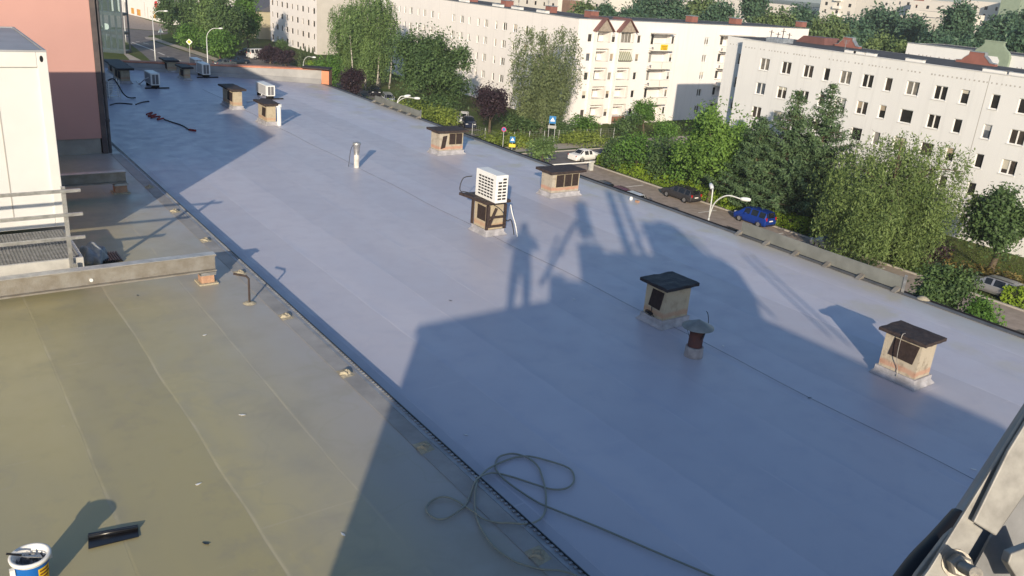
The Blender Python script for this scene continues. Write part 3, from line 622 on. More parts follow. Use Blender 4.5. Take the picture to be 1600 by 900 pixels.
b.box(-1, 1.8, CY+.03, CY+.048, CZ0+.19, CZ0+.21); b.build('panel_seam', mat('seam', (.42, .40, .37), .6), t)
st = thing('steel_platform', 'galvanised grating platform with a three-rail railing beside the white container', 'platform', (-.5, 15.5, ZL))
b = MB()
for i in range(124): x = 2.08-i*.05; b.box(x-.005, x+.005, 14.78, 16.50, .588, .62)
for i in range(29): y = 14.80+i*.06; b.box(-4.1, 2.09, y-.007, y+.007, .591, .6205)
b.build('grating', mat('grating_steel', (.26, .265, .27), .5, .5, nz=.25, ns=9), st)
b = MB(); b.box(-4.2, 2.12, 14.72, 14.77, .40, .64); b.box(2.095, 2.14, 14.775, 16.5, .40, .60); b.box(-4.2, 2.12, 14.60, 14.72, .395, .42); b.build('edge_channel', mat('pale_galvanised', (.60, .59, .56), .5, .3, nz=.12, ns=4), st)
for X in (1.93, -.6, -3.1):
    b = MB(); b.box(X-.03, X+.03, 14.655, 14.715, .42, 1.86); b.build('post', M_galv, st)
for zz in (1.80, 1.41, 1.02):
    b = MB(); b.box(-4.3, 2.17, 14.605, 14.652, zz-.024, zz+.024); b.build('rail', M_galv, st)
b = MB(); b.box(1.86, 2.0, 14.60, 14.715, .421, .44); b.box(1.93, 1.98, 14.56, 14.60, .45, .60); b.build('post_foot', M_galv, st)
M_edge = mat('bright_flange', (.55, .54, .51), .45, .4, nz=.2, ns=6)
def ibeam(label, y, x1, z0, h, w_=.20):
    b = MB(); b.box(-6, x1, y-w_/2, y+w_/2, z0, z0+.025); b.box(-6, x1, y-w_/2, y+w_/2, z0+h-.025, z0+h); b.box(-6, x1-.001, y-.012, y+.012, z0+.025, z0+h-.025)
    t = thing('steel_beam', label, 'beam', (x1-4, y, z0), 'long steel beams under the container'); b.build('beam_profile', M_galvold, t)
    b = MB(); b.box(-6, x1, y-w_/2-.003, y+w_/2, z0+h+.0005, z0+h+.004); b.build('bright_top_edge', M_edge, t)
    b = MB(); b.lathe([(0, .0), (.03, .0), (.03, .02), (0, .022)], (2.1, y-.0135, z0+.10), 8, (0, -1, 0)); b.build('bolt_head', M_ac, t); return t
ibeam('long galvanised steel beam in front of the platform, end on the sunlit brick pier', 14.05, 4.06, .375, .30, .18)
ibeam('shaded steel beam behind the white container', 20.45, 4.0, .40, .26, .18)
def pier(label, x, y, h, wd, dp):
    t = thing('brick_pier', label, 'pier', (x, y, ZL), 'brick piers under the steel beams')
    b = MB(); b.box(x-wd/2, x+wd/2, y-dp/2, y+dp/2, ZL+.002, ZL+h-.05); b.build('brickwork', M_brick, t, bevel=.01)
    b = MB(); b.box(x-wd/2-.02, x+wd/2+.02, y-dp/2-.02, y+dp/2+.02, ZL+h-.049, ZL+h-.028); b.box(x-wd/2, x+wd/2+.03, y-dp/2-.01, y+dp/2, ZL+h-.0275, ZL+h-.003); b.build('steel_pad', M_galv, t)
    b = MB(); b.box(x-wd/2-.05, x+wd/2+.05, y-dp/2-.05, y+dp/2+.05, ZL+.0015, ZL+.03); b.build('mortar_bed', M_foam, t)
pier('sunlit brick pier under the end of the front steel beam', 3.90, 14.05, .215, .22, .22); pier('shaded brick pier under the rear steel beam', 3.86, 20.45, .24, .26, .24)
# bags and sheets left in the shade beside the platform
p = G(149, 408, ZL)
b = MB(); bm = bmesh.new(); bmesh.ops.create_icosphere(bm, subdivisions=4, radius=1)
b.add([(p.x+v.co.x*.22*(1+.15*math.sin(9*v.co.y)), p.y+.15+v.co.y*.40*(1+.12*math.sin(7*v.co.x)), ZL+max(-.0, v.co.z+.25)*.20*(1+.2*math.sin(8*v.co.x+3*v.co.y))) for v in bm.verts], [tuple(v.index for v in f.verts) for f in bm.faces]); bm.free()
tag(b.build('plastic_sack', mat('grey_sack', (.30, .32, .34), .45, nz=.25, ns=9), loc=tuple(p), smooth=True), 'grey plastic sack lying beside the platform', 'sack')
p = G(172, 404, ZL); b = MB()
for i in range(8): b.box(p.x-.16+i*.042, p.x-.16+i*.042+.024, p.y-.25, p.y+.25, ZL+.02, ZL+.05)
b.box(p.x-.17, p.x+.17, p.y-.25, p.y+.25, ZL+.003, ZL+.019); tag(b.build('ribbed_mat', M_blackfoil, loc=tuple(p)), 'black ribbed mat lying beside the grey sack', 'mat')
# ------------------------------------------------------------------ bucket, foil roll, scraps
p = G(54, 916, ZL); rB = .148; hB = .34
t = thing('plastic_bucket', 'white plastic bucket with a blue band and rags inside', 'bucket', p)
M_bw = mat('bucket_white', (.80, .79, .76), .35)
b = MB(); b.lathe([(0, .004), (rB*.86, .004), (rB*.87, .06)], p, 36); b.lathe([(rB*.965, hB*.86), (rB, hB-.03), (rB+.014, hB-.03), (rB+.02, hB), (rB+.004, hB+.008), (rB-.014, hB), (rB*.86, .05), (0, .04)], p, 36); b.build('tub', M_bw, t, smooth=True)
b = MB(); b.lathe([(rB*.87, .06), (rB*.965, hB*.86)], p, 36); b.build('blue_band', mat('bucket_blue', (.01, .115, .42), .4), t, smooth=True)
def arc_patch(name, a0, a1, z0, z1, dr, m, par, n=12):
    b = MB(); vs = []; fs = []
    for i in range(n+1):
        a = a0+(a1-a0)*i/n
        for zz in (z0, z1): rr_ = rB*(.87+(.965-.87)*(zz-.06)/(hB*.86-.06))+dr; vs.append(p+Vector((rr_*math.cos(a), rr_*math.sin(a), zz)))
    for i in range(n): fs.append((2*i, 2*i+2, 2*i+3, 2*i+1))
    b.add(vs, fs); return b.build(name, m, par)
lab = arc_patch('yellow_label', R(-75), R(-25), .09, .26, .003, mat('label_yellow', (.75, .48, .02), .5), t)
ink = mat('label_ink', (.16, .06, .02), .6)
for i, (z0, a0, a1) in enumerate(((.225, -70, -34), (.19, -70, -30), (.155, -66, -36), (.12, -70, -42))): arc_patch('label_line', R(a0), R(a1), z0, z0+.018, .0055, ink, lab, 6)
b = MB()
for s in (-1, 1):
    b = MB(); a = R(20)+(0 if s > 0 else math.pi); c = p+Vector((math.cos(a), math.sin(a), 0))*(rB+.012)+Vector((0,0,hB-.09)); b.obox(c-Vector((.02,.02,.03)), (1,0,0), (0,1,0), (0,0,1), .04, .04, .06); b.build('handle_lug', M_bw, t)
rag = thing('rag', 'crumpled grey rags and a trowel stuffed in the white bucket', 'rag', p+Vector((0,0,hB-.08)))
b = MB(); n = 16
vs = [(p.x+(i/(n-1)-.5)*.235, p.y+(j/(n-1)-.5)*.235, ZL+hB-.10+.05*math.sin(i*1.3+j*.7)+.035*math.sin(j*2.1-i*.5)-.35*max(0, math.hypot(i/(n-1)-.5, j/(n-1)-.5)-.42)) for i in range(n) for j in range(n)]
b.closed = False
b.add(vs, [(i*n+j, (i+1)*n+j, (i+1)*n+j+1, i*n+j+1) for i in range(n-1) for j in range(n-1) if math.hypot(i/(n-1)-.47, j/(n-1)-.47) < .53]); b.build('cloth', mat('grey_rag', (.28, .28, .29), .9, col2=(.12, .12, .13), ns=14), rag, smooth=False)
b = MB(); b.prism([p+Vector(q) for q in ((-.08, .05, hB-.02), (.08, .0, hB-.03), (.09, -.05, hB-.03), (-.02, -.02, hB-.01))], (0, 0, .006)); b.build('trowel_blade', M_galv, rag)
b = MB(); b.tube([p+Vector((-.06, .03, hB)), p+Vector((-.17, .04, hB+.05))], .010, 8); b.build('trowel_handle', M_blackfoil, rag)
a0 = G(138, 843, ZL); a1 = G(216, 828, ZL); ud = (a1-a0).normalized(); nd = Vector((-ud.y, ud.x, 0)); L = (a1-a0).length
t = thing('foil_roll', 'black foil sheet with one rolled edge lying on the olive roof', 'roll', (a0+a1)/2)
b = MB(); b.tube([a0+Vector((0,0,.030)), a0+ud*L*.5+Vector((0,0,.034)), a1+Vector((0,0,.030))], .017, 12); b.build('roll', M_blackfoil, t, smooth=True)
b = MB(); b.prism([a0+nd*.09+Vector((0,0,.004)), a0-nd*.17+Vector((0,0,.012)), a0+ud*L*.5-nd*.15+Vector((0,0,.016)), a1-nd*.13+Vector((0,0,.01)), a1+nd*.08+Vector((0,0,.004))], (0, 0, .005)); b.build('flap', M_blackfoil, t)
# hose: one continuous line, traced on the roof surface
hose_px = [(1180, 930), (1110, 899), (1040, 870), (980, 843), (920, 818), (856, 793), (832, 780), (800, 759), (782, 744), (774, 729), (778, 716), (790, 711), (805, 709), (825, 716), (840, 729), (847, 745), (851, 760), (853, 775), (853, 790), (851, 801), (845, 811), (832, 817), (815, 819), (800, 818), (775, 816), (755, 811), (742, 802), (727, 791), (710, 781), (692, 777), (675, 782), (666, 793), (671, 805), (685, 811), (700, 809), (715, 800), (727, 789), (736, 771), (741, 757), (747, 747), (760, 741), (775, 740), (800, 745), (820, 752), (840, 759), (860, 764), (877, 765), (890, 761), (897, 750), (894, 737), (882, 729), (857, 720), (832, 714), (815, 714), (800, 716), (780, 724), (762, 734), (749, 746), (744, 758), (742, 780), (743, 800), (749, 820), (760, 840), (775, 857), (800, 875), (815, 882), (845, 889), (875, 892), (897, 899), (930, 915), (960, 935)]
hp = []
for i, q in enumerate(hose_px):
    g = G(*q, .02)
    zz = .02 if g.x > GUT+.35 else (ZL+.022 if g.x < GUT+.02 else .02+(ZL+.01)*(GUT+.35-g.x)/.33)
    if abs(g.x-GUT) < .12: zz = ZL+.05
    g = G(*q, zz); hp.append(g+Vector((0, 0, .004*(i % 3))))
cable('hose', hp, .0115, mat('olive_hose', (.25, .26, .22), .45, spec=.4), 'olive hose lying in loose loops across the gutter in the big shadow', 'hose', n=8)
# red strap and black cable far on the roof
pr = [G(229, 180), G(238, 178), G(232, 183), G(244, 181), G(236, 185), G(250, 184), G(246, 188), G(256, 187)]
cable('strap', [p+Vector((0, 0, .03+.02*(i % 2))) for i, p in enumerate(pr)], .026, mat('red_strap', (.30, .045, .04), .8), 'red strap bunched on the shaded grey roof', 'strap')
cable('cable', [G(256, 187)+Vector((0,0,.02)), G(270, 192)+Vector((0,0,.02)), G(285, 197)+Vector((0,0,.02)), G(296, 204)+Vector((0,0,.02))], .02, M_black, 'dark cable trailing from the red strap')
cable('strap', [G(296, 204)+Vector((0,0,.03)), G(306, 205.5)+Vector((0,0,.03))], .035, mat('red_tip', (.28, .04, .04), .8), 'red end piece of the trailing dark cable', 'strap')
cable('cable', [G(172, 165)+Vector((0,0,.02)), G(185, 162)+Vector((0,0,.02)), G(207, 163.5)+Vector((0,0,.02))], .02, M_black, 'short dark cable on the roof below the white rack')
cable('cable', [G(212, 164)+Vector((0,0,.02)), G(222, 160.5)+Vector((0,0,.02)), G(233, 159)+Vector((0,0,.02))], .02, M_black, 'short dark cable lying toward the lone shaded air unit')
# wrapped bundle, rack and box by the pink building
p = G(166, 150); p.x = max(p.x, GUT+.15); h = hgt(p.x, p.y, 113)
b = MB(); n = 18; prof = [(.0, h), (.10, h), (.20, h-.12), (.23, h-.3), (.22, h*.55), (.25, h*.3), (.20, .06), (.0, .0)]
vs = []; fs = []; m_ = len(prof)
for k_ in range(n):
    a = 2*math.pi*k_/n
    for i, (r_, zz) in enumerate(prof): q = r_*(1+.16*math.sin(3*a+i)+.1*math.sin(7*a-i*2)); vs.append((p.x+q*math.cos(a)+.05*math.sin(zz*2), p.y+q*math.sin(a), zz+.003))
for k_ in range(n):
    for i in range(m_-1): fs.append((k_*m_+i, ((k_+1) % n)*m_+i, ((k_+1) % n)*m_+i+1, k_*m_+i+1))
b.add(vs, fs); tag(b.build('wrapped_bundle', mat('pale_tarp', (.50, .50, .52), .7, nz=.2, ns=5), loc=(p.x, p.y, 0), smooth=True), 'tall bundle wrapped in pale tarp beside the pink building', 'bundle')
p = G(178, 153); h = hgt(p.x, p.y, 124)
t = thing('wire_rack', 'white wire rack draped with black hose near the pink building', 'rack', p)
b = MB()
for dx in (-.20, .20):
    for dy in (-.2, .2): b.bar(p+Vector((dx, dy, 0)), p+Vector((dx*.9, dy, h)), .03)
for i in range(7):
    zz = .08+i*(h-.1)/6.5
    b.bar(p+Vector((-.2, -.2, zz)), p+Vector((.2, -.2, zz)), .022); b.bar(p+Vector((-.2, -.2, zz)), p+Vector((-.2, .2, zz)), .022)
b.build('rack_frame', M_ac, t)
cable('hose', [p+Vector(q) for q in ((-.2, -.25, h), (0, -.26, h+.05), (.15, -.27, h*.7), (.28, -.3, h*.3), (.45, -.35, .06), (.7, -.3, .04))], .026, M_black, 'black hose hanging over the white wire rack', 'hose')
p = G(176, 186); p.x = GUT+.30; h = hgt(p.x, p.y, 152)
t = thing('metal_cabinet', 'grey metal box standing at the dark corner of the pink building', 'cabinet', (p.x, p.y, 0))
b = MB(); b.box(p.x-.2, p.x+.14, p.y-.1, p.y+.35, .08, h); b.build('casing', mat('cabinet_grey', (.17, .165, .17), .6, nz=.2, ns=5), t, bevel=.01)
b = MB(); b.box(p.x-.18, p.x+.2, p.y-.08, p.y+.3, .003, .079); b.build('foot', M_black, t)
# grey sheet-metal screens on the eave
def screen(label, pa, pb, ya, n):
    a = G(*pa); c = G(*pb); X = EAVE-.02; y0, y1 = sorted((a.y, c.y)); h = hgt(X, a.y, ya)
    t = thing('eave_screen', label, 'screen', (X, (y0+y1)/2, 0), 'sheet metal screens along the eave')
    b = MB(); b.box(X, X+.012, y0, y1, .035, h); b.build('sheet', mat('screen_sheet', (.235, .245, .23), .55, .3, nz=.2, ns=2), t)
    for i in range(n):
        y = y0+.05+(y1-y0-.1)*i/(n-1); b = MB(); b.prism([(X-.20, y, .004), (X-.003, y, .004), (X-.003, y, .10), (X-.07, y, .07)], (0, .10, 0)); b.build('bracket', M_galvold, t)
    b = MB(); b.box(X-.02, X-.002, y0-.04, y0+.02, .004, h+.06); b.build('end_post', M_galv, t)
screen('long grey sheet metal screen on the near part of the eave', (1157, 366), (1410, 457), 346, 6)
screen('short grey sheet metal screen on the far part of the eave', (573, 160), (645, 186), 149, 6)
p = G(1442, 468); b = MB(); b.lathe([(0, .07), (.06, .06), (.12, .02), (.14, .003)], p, 12); tag(b.build('mortar_lump', M_foam, loc=tuple(p), smooth=True), 'pale mortar lump by the eave edge past the long screen', 'lump')
p = G(990, 312); t = thing('drain_funnel', 'small white drain funnel at the eave above the parked cars', 'drain', p)
b = MB(); b.lathe([(.04, .003), (.05, .05), (.03, .09), (0, .10)], p+Vector((-.1, 0, 0)), 12); b.build('funnel', M_ac, t)
b = MB(); b.box(p.x-.14, p.x-.06, p.y-.3, p.y-.2, .003, .05); b.build('foot', M_brick, t)
# scraps
scr = [((215, 462), M_blackfoil, 'black'), ((310, 757), M_ac, 'white'), ((322, 850), M_blackfoil, 'thin black'), ((379, 649), M_ac, 'tiny white'), ((320, 524), M_ac, 'pale'), ((1265, 622), M_blackfoil, 'dark'), ((1130, 541), M_ac, 'pale'), ((897, 468), M_ac, 'white'), ((536, 836), M_ac, 'white'), ((1521, 734), M_ac, 'white'), ((704, 470), M_blackfoil, 'black'), ((728, 680), M_ac, 'pale')]
names_ = ['black scrap on the olive roof right of the front beam', 'white scrap on the olive roof above the foil sheet', 'thin black scrap right of the black foil sheet', 'tiny white scrap on the sunlit olive roof near the gutter', 'pale scrap on the olive roof below the brick pier', 'dark scrap in the shadow left of the stained chimney', 'pale scrap right of the hooded flue', 'white scrap at the foot of the standing shadow', 'white scrap at the edge of the big shadow on the olive roof', 'white scrap beside the steel bracket', 'black scrap on sunlit grey roof between gutter and ridge wire', 'pale scrap in shadow beside the gutter']
for i, ((px, py), m_, _) in enumerate(scr):
    g = G(px, py, 0); zz = ZL if g.x < GUT-.3 else 0; g = G(px, py, zz); rs = random.Random(i+3); s = .022+.012*rs.random(); a = rs.random()*3
    u = Vector((math.cos(a), math.sin(a), 0)); v = Vector((-u.y, u.x, 0)); b = MB()
    b.prism([g+u*s*1.6+Vector((0,0,.004)), g+v*s*.5+Vector((0,0,.006)), g-u*s*1.3+v*s*.2+Vector((0,0,.012)), g-u*s-v*s*.4+Vector((0,0,.006)), g-v*s*.6+Vector((0,0,.004))], (0, 0, .004))
    tag(b.build('scrap', m_, loc=tuple(g)), names_[i], 'scrap', 'scraps on the roofs')
# ------------------------------------------------------------------ galvanised antenna bracket beside the lens
def C(px, py, dep): dd = ray(px, py)/FPX; dep = dep*1.32; return Vector((dd[0]*dep, dd[1]*dep, CAMZ+dd[2]*dep))
br = thing('mast_bracket', 'weathered galvanised mast bracket with a bolt beside the viewpoint', 'bracket', C(1560, 900, 1.0))
FW = Vector(fw)
pa, pc = C(1466, 930, 1.06), C(1696, 575, 1.10); b = MB(); b.tube([pa+(pa-pc)*1.3, pa, pc, pc+(pc-pa)*1.15], .048, 24); b.build('pipe', mat('shaded_galv_pipe', (.22, .24, .27), .45, .4, nz=.2, ns=8), br, smooth=True)  # shade on the galvanised pipe painted in as a darker bluish colour
b = MB(); b.tube(spline([C(1508, 812, 1.0), C(1474, 850, .99), C(1434, 893, .98), C(1385, 965, .97), C(1340, 1060, .97)], 6), .0235, 14); b.build('cable', M_black, br, smooth=True)
Bg = mat('bracket_galvanised', (.33, .325, .31), .55, .4, col2=(.235, .23, .22), ns=32)
b = MB(); b.prism([C(*q, .90) for q in ((1576, 704), (1690, 520), (1750, 560), (1557, 838), (1521, 816))], FW*.008); b.build('angle_flange', Bg, br, bevel=.002)
b = MB(); b.prism([C(*q, .912) for q in ((1566, 706), (1680, 520), (1690, 540), (1522, 818), (1537, 828), (1506, 880), (1488, 925), (1425, 925), (1452, 890))], FW*.007); b.build('angle_web', Bg, br, bevel=.0015)
b = MB(); b.prism([C(*q, .945) for q in ((1410, 935), (1432, 898), (1478, 838), (1492, 826), (1500, 835), (1470, 895), (1455, 935))], FW*.01); b.build('gusset', Bg, br, bevel=.002)
b = MB(); b.prism([C(*q, .99) for q in ((1500, 930), (1548, 840), (1660, 690), (1720, 930))], FW*.006); b.build('side_plate', mat('plate_grey', (.22, .225, .235), .55, .4, nz=.25, ns=12), br)
ax = (C(1512, 890, .86)-C(1492, 880, .90)).normalized(); o = C(1494, 881, .911)
b = MB(); b.lathe([(0, 0), (.0205, 0), (.0205, .005), (0, .005)], o, 24, ax); b.build('washer', M_galvold, br, smooth=False)
b = MB(); b.lathe([(0, .0055), (.0165, .0055), (.0165, .029), (.013, .031), (0, .031)], o, 6, ax); b.build('nut', M_galvold, br)
b = MB(); b.lathe([(.0087 if i % 2 else .0077, .0315+i*.0016) for i in range(34)]+[(0, .087)], o, 14, ax); b.build('bolt', M_galvold, br)
b = MB(); b.prism([C(*q, .93) for q in ((1590, 905), (1575, 880), (1580, 865), (1620, 850), (1650, 930), (1600, 930))], FW*.02); b.build('clamp_jaw', Bg, br, bevel=.002)
# ------------------------------------------------------------------ apartment buildings
ZV = Vector((0, 0, 1))
def facade(b, o, u, W, H, ops, depth=.20):
    """wall face with recessed openings: o bottom-left corner, u along it, outward normal u x z"""
    o = Vector(o); u = Vector(u); n = u.cross(ZV)
    us = sorted({0, W} | {round(q, 3) for p in ops for q in p[:2]}); zs = sorted({0, H} | {round(q, 3) for p in ops for q in p[2:4]})
    P = lambda a, z, d=0: o+u*a+ZV*z-n*d
    for i in range(len(us)-1):
        for j in range(len(zs)-1):
            a, c, e, f = us[i], us[i+1], zs[j], zs[j+1]; ma, mz = (a+c)/2, (e+f)/2
            if any(p[0] < ma < p[1] and p[2] < mz < p[3] for p in ops): continue
            b.quad(P(a, e), P(c, e), P(c, f), P(a, f))
    for p in ops:
        a, c, e, f = p[:4]; d = p[4] if len(p) > 4 else depth
        b.quad(P(a, e), P(a, e, d), P(a, f, d), P(a, f)); b.quad(P(c, e, d), P(c, e), P(c, f), P(c, f, d))
        b.quad(P(a, f, d), P(c, f, d), P(c, f), P(a, f)); b.quad(P(a, e), P(c, e), P(c, e, d), P(a, e, d))
def window(par, o, u, p, glass, depth=.20, sill=True, mull=None):
    o = Vector(o); u = Vector(u); n = u.cross(ZV); a, c, e, f = p[:4]; W = c-a; d = depth-.09
    q = o+u*a+ZV*e-n*depth
    b = MB(); fr = .07; th = .07
    b.obox(q, u, n, ZV, fr, th, f-e); b.obox(q+u*(W-fr), u, n, ZV, fr, th, f-e); b.obox(q+u*fr, u, n, ZV, W-2*fr, th, fr); b.obox(q+u*fr+ZV*(f-e-fr), u, n, ZV, W-2*fr, th, fr)
    if mull is None: mull = W > .9
    if mull: b.obox(q+u*(W/2-.06)+ZV*fr, u, n, ZV, .12, th+.01, f-e-2*fr)
    wd = b.build('window', M_frame, par)
    g = MB(); k = .015; g.quad(q+n*k+u*.03+ZV*.03, q+n*k+u*(W-.03)+ZV*.03, q+n*k+u*(W-.03)+ZV*(f-e-.03), q+n*k+u*.03+ZV*(f-e-.03)); g.build('pane', glass, wd)
    if (f-e) > .9 and rg.random() < .38:
        hh = (f-e-2*fr)*rg.choice((.25, .4, .55, .7)); x0_ = fr+.005; wd_ = (W-2*fr-.01) if not mull or rg.random() < .6 else (W/2-.06-fr-.01); g = MB(); g.obox(q+n*(k+.006)+u*x0_+ZV*(f-e-fr-hh), u, n, ZV, wd_, .008, hh); g.build('blind', M_blind[rg.randrange(3)], wd)
    if sill:
        s = MB(); s.obox(q-u*.06+n*(depth-.02)-ZV*.06, u, n, ZV, W+.12, .10, .055); s.build('sill', M_frame, wd)
    return wd
rg = random.Random(11)
M_blind = [mat('blind_cream', (.50, .47, .40), .9), mat('net_curtain', (.42, .42, .42), .9), mat('blind_tan', (.34, .28, .21), .9)]
def pick(): return M_glass[rg.choices(range(5), (6, 4, 1, 1.5, 1))[0]]
def coping(b, pts, z, w_=.35, h=.12):
    for a, c in zip(pts, pts[1:]):
        a = Vector((*a, z)); c = Vector((*c, z)); u = (c-a).normalized(); n = u.cross(ZV); b.obox(a-n*(w_-.08), u, n, ZV, (c-a).length, w_, h)
def dots(b, o, u, W, z, step, n_off=.004, s=.15):
    o = Vector(o); u = Vector(u); n = u.cross(ZV); a = .5
    while a < W-.3:
        if rg.random() > .18: b.obox(o+u*a+ZV*z+n*.001, u, n, ZV, s*(.7+.5*rg.random()), n_off, s)
        a += step*(.8+.4*rg.random())
FL = 2.8
# --- right building -------------------------------------------------------
rb = thing('apartment_building', 'white five-storey apartment block with dark felt roof, right, small dots under its eaves', 'building', (90, 52, GZ))
XR, YR0, YR1, YR2, TOPR = 83.6, 2., 69.8, 73.4, .05
cols = [(65.39, 66.75), (62.31, 63.65), (59.31, 60.62), (57.17, 57.95), (54.48, 55.84), (51.84, 53.14), (49.68, 50.48), (46.71, 48.07), (43.78, 45.1), (41.59, 42.43), (38.7, 39.5), (35.6, 37.0), (33.3, 34.1), (30.2, 31.5), (27.4, 28.7), (24.6, 25.4), (21.5, 22.8), (18.4, 19.7), (15.3, 16.1), (12, 13.3), (8.6, 9.9), (5.2, 6.0)]
rows = [(-3.13-FL*i, -1.78-FL*i) for i in range(5)]
b = MB(); b.closed = False
H = TOPR-GZ
opsR = [(YR1-y1, YR1-y0, z0-GZ, z1-GZ) for (z0, z1) in rows for (y0, y1) in cols]
oR = Vector((XR, YR1, GZ)); uR = Vector((0, -1, 0))
facade(b, oR, uR, YR1-YR0, H, opsR)
opsL = [(YR2-70.5, YR2-69.25+.3, z0-GZ, z1-GZ) for z0, z1 in rows]
opsL = [(2.0, 3.2, z0-GZ, z1-GZ) for z0, z1 in rows]
oL = Vector((85.0, YR2, GZ)); facade(b, oL, uR, YR2-YR1, H, opsL)
b.quad((XR, YR1, GZ), (85, YR1, GZ), (85, YR1, TOPR), (XR, YR1, TOPR)); b.quad((85, YR2, GZ), (96, YR2, GZ), (96, YR2, TOPR), (85, YR2, TOPR))
b.quad((96, YR2, GZ), (96, YR0, GZ), (96, YR0, TOPR), (96, YR2, TOPR)); b.quad((XR, YR0, GZ), (96, YR0, GZ), (96, YR0, TOPR), (XR, YR0, TOPR))
b.build('wall', M_white, rb)
b = MB(); b.prism([(XR+.31, YR0, TOPR-.1), (95.9, YR0, TOPR-.1), (95.9, YR2-.05, TOPR-.1), (85.31, YR2-.05, TOPR-.1), (85.31, YR1-.05, TOPR-.1), (XR+.31, YR1-.05, TOPR-.1)], (0, 0, .10)); b.build('roof', M_felt, rb)
b = MB(); coping(b, [(XR, YR1), (XR, YR0)], TOPR+.003, .30, .05); b.build('coping', M_white, rb)
b = MB(); dots(b, oR, uR, YR1-YR0, H-.95, .42); dots(b, oL, uR, 3.6, H-.95, .5); b.build('vent_holes', mat('vent_hole', (.40, .38, .36), .9), rb)['kind'] = 'stuff'
b = MB(); b.obox(oR+uR*(YR1-40.13)+ZV*.2, uR, (-1, 0, 0), ZV, .06, .006, H-.4); b.build('expansion_joint', mat('joint', (.36, .34, .32), .9), rb)
nw = 0
for j, (z0, z1) in enumerate(rows):
    for y0, y1 in cols:
        if y0 < 20: continue
        window(rb, oR, uR, (YR1-y1, YR1-y0, z0-GZ, z1-GZ), pick(), mull=(y1-y0) > 1 and rg.random() > .25)
    window(rb, oL, uR, (2.0, 3.2, z0-GZ, z1-GZ), pick())
def gable(name, label, X, yc, z0, m, w_=4.0, h=1.25, t_=.6, cap=True):
    prof = [(-w_/2, 0), (-w_/2, h*.18), (-w_*.36, h*.22), (-w_*.30, h*.45), (-w_*.20, h*.72), (-w_*.19, h), (w_*.19, h), (w_*.20, h*.72), (w_*.30, h*.45), (w_*.36, h*.22), (w_/2, h*.18), (w_/2, 0)]
    b = MB(); b.prism([(X, yc+p, z0+q) for p, q in prof], (t_, 0, 0)); t = b.build('stepped_gable', m, rb); t['label'] = label
    b = MB()
    for (p, q), (p2, q2) in zip(prof[1:-2], prof[2:-1]): b.prism([(X-.05, yc+p, z0+q+.003), (X-.05, yc+p2, z0+q2+.003), (X-.05, yc+p2, z0+q2+.07), (X-.05, yc+p, z0+q+.07)], (t_+.1, 0, 0))
    b.build('coping', M_metal, t); return t
gable('roof_gable', 'small brick-red stepped gable near the left end of the right block roof', 93.5, 62.4, TOPR+.003, M_red, 3.3, 1.1)
gable('roof_gable', 'brick-red stepped gable on the right block roof before the white block', 93.5, 46.8, TOPR+.003, M_red, 4.2, 1.2)
b = MB(); b.prism([(92, 64.4, TOPR+.003), (92, 68.6, TOPR+.003), (92, 67.6, TOPR+.8), (92, 64.6, TOPR+.8)], (3, 0, 0)); b.build('roof_housing', M_dormer, rb)
def roof_vent(par, x, y, z, w_, h=.32, dpt=.5):
    b = MB(); b.box(x-dpt/2, x+dpt/2, y-w_/2, y+w_/2, z+.003, z+h*.75); t = b.build('roof_vent', M_frame, par)
    b = MB(); b.box(x-dpt/2+.06, x+dpt/2-.06, y-w_/2+.06, y+w_/2-.06, z+h*.752, z+h*.9); b.box(x-dpt/2-.05, x+dpt/2+.05, y-w_/2-.08, y-w_/2+.1, z+h*.91, z+h); b.box(x-dpt/2-.05, x+dpt/2+.05, y+w_/2-.1, y+w_/2+.08, z+h*.91, z+h); b.build('vent_cap', M_metal, t)
for lb, px, py, wd in (('first white vent right of the small red gable', 1330, 83, 1.4), ('second white vent right of the small red gable', 1344, 84, 1.3), ('single white vent in the middle of the right block roof edge', 1361, 87, 1.1), ('white vent with open cap at the middle of the right block', 1430, 96, 1.9), ('white vent near the right end of the right block roof', 1555, 113, 2.2), ('white vent at the right end of the right block roof', 1592, 117, 1.6)):
    g = onX(px, py, 84.6); roof_vent(rb, 84.6, g.y, TOPR, wd)
b = MB(); b.box(85, 87, 65.2, 67.6, TOPR+.003, TOPR+.5); t = b.build('roof_plant', mat('plant_blue', (.34, .38, .43), .5, .3, nz=.3, ns=3), rb)
b = MB()
for y, h in ((67.9, 1.3), (66.9, 1.1), (66.2, 1.6), (65.3, 1.2)): b.bar((86.2, y, TOPR+.003), (86.2, y, TOPR+h), .07); b.bar((86.2, y-.35, TOPR+h*.8), (86.2, y+.35, TOPR+h*.8), .05)
b.build('aerial', M_dark, t)
def antenna(par, x, y, z, h):
    b = MB(); b.bar((x, y, z), (x, y, z+h), .05)
    for i in range(5): b.bar((x, y-.45+.05*i, z+h-.1*i), (x, y+.45-.05*i, z+h-.1*i), .025)
    b.build('tv_aerial', M_metal, par)
antenna(rb, 90, 60.2, TOPR, 1.0)

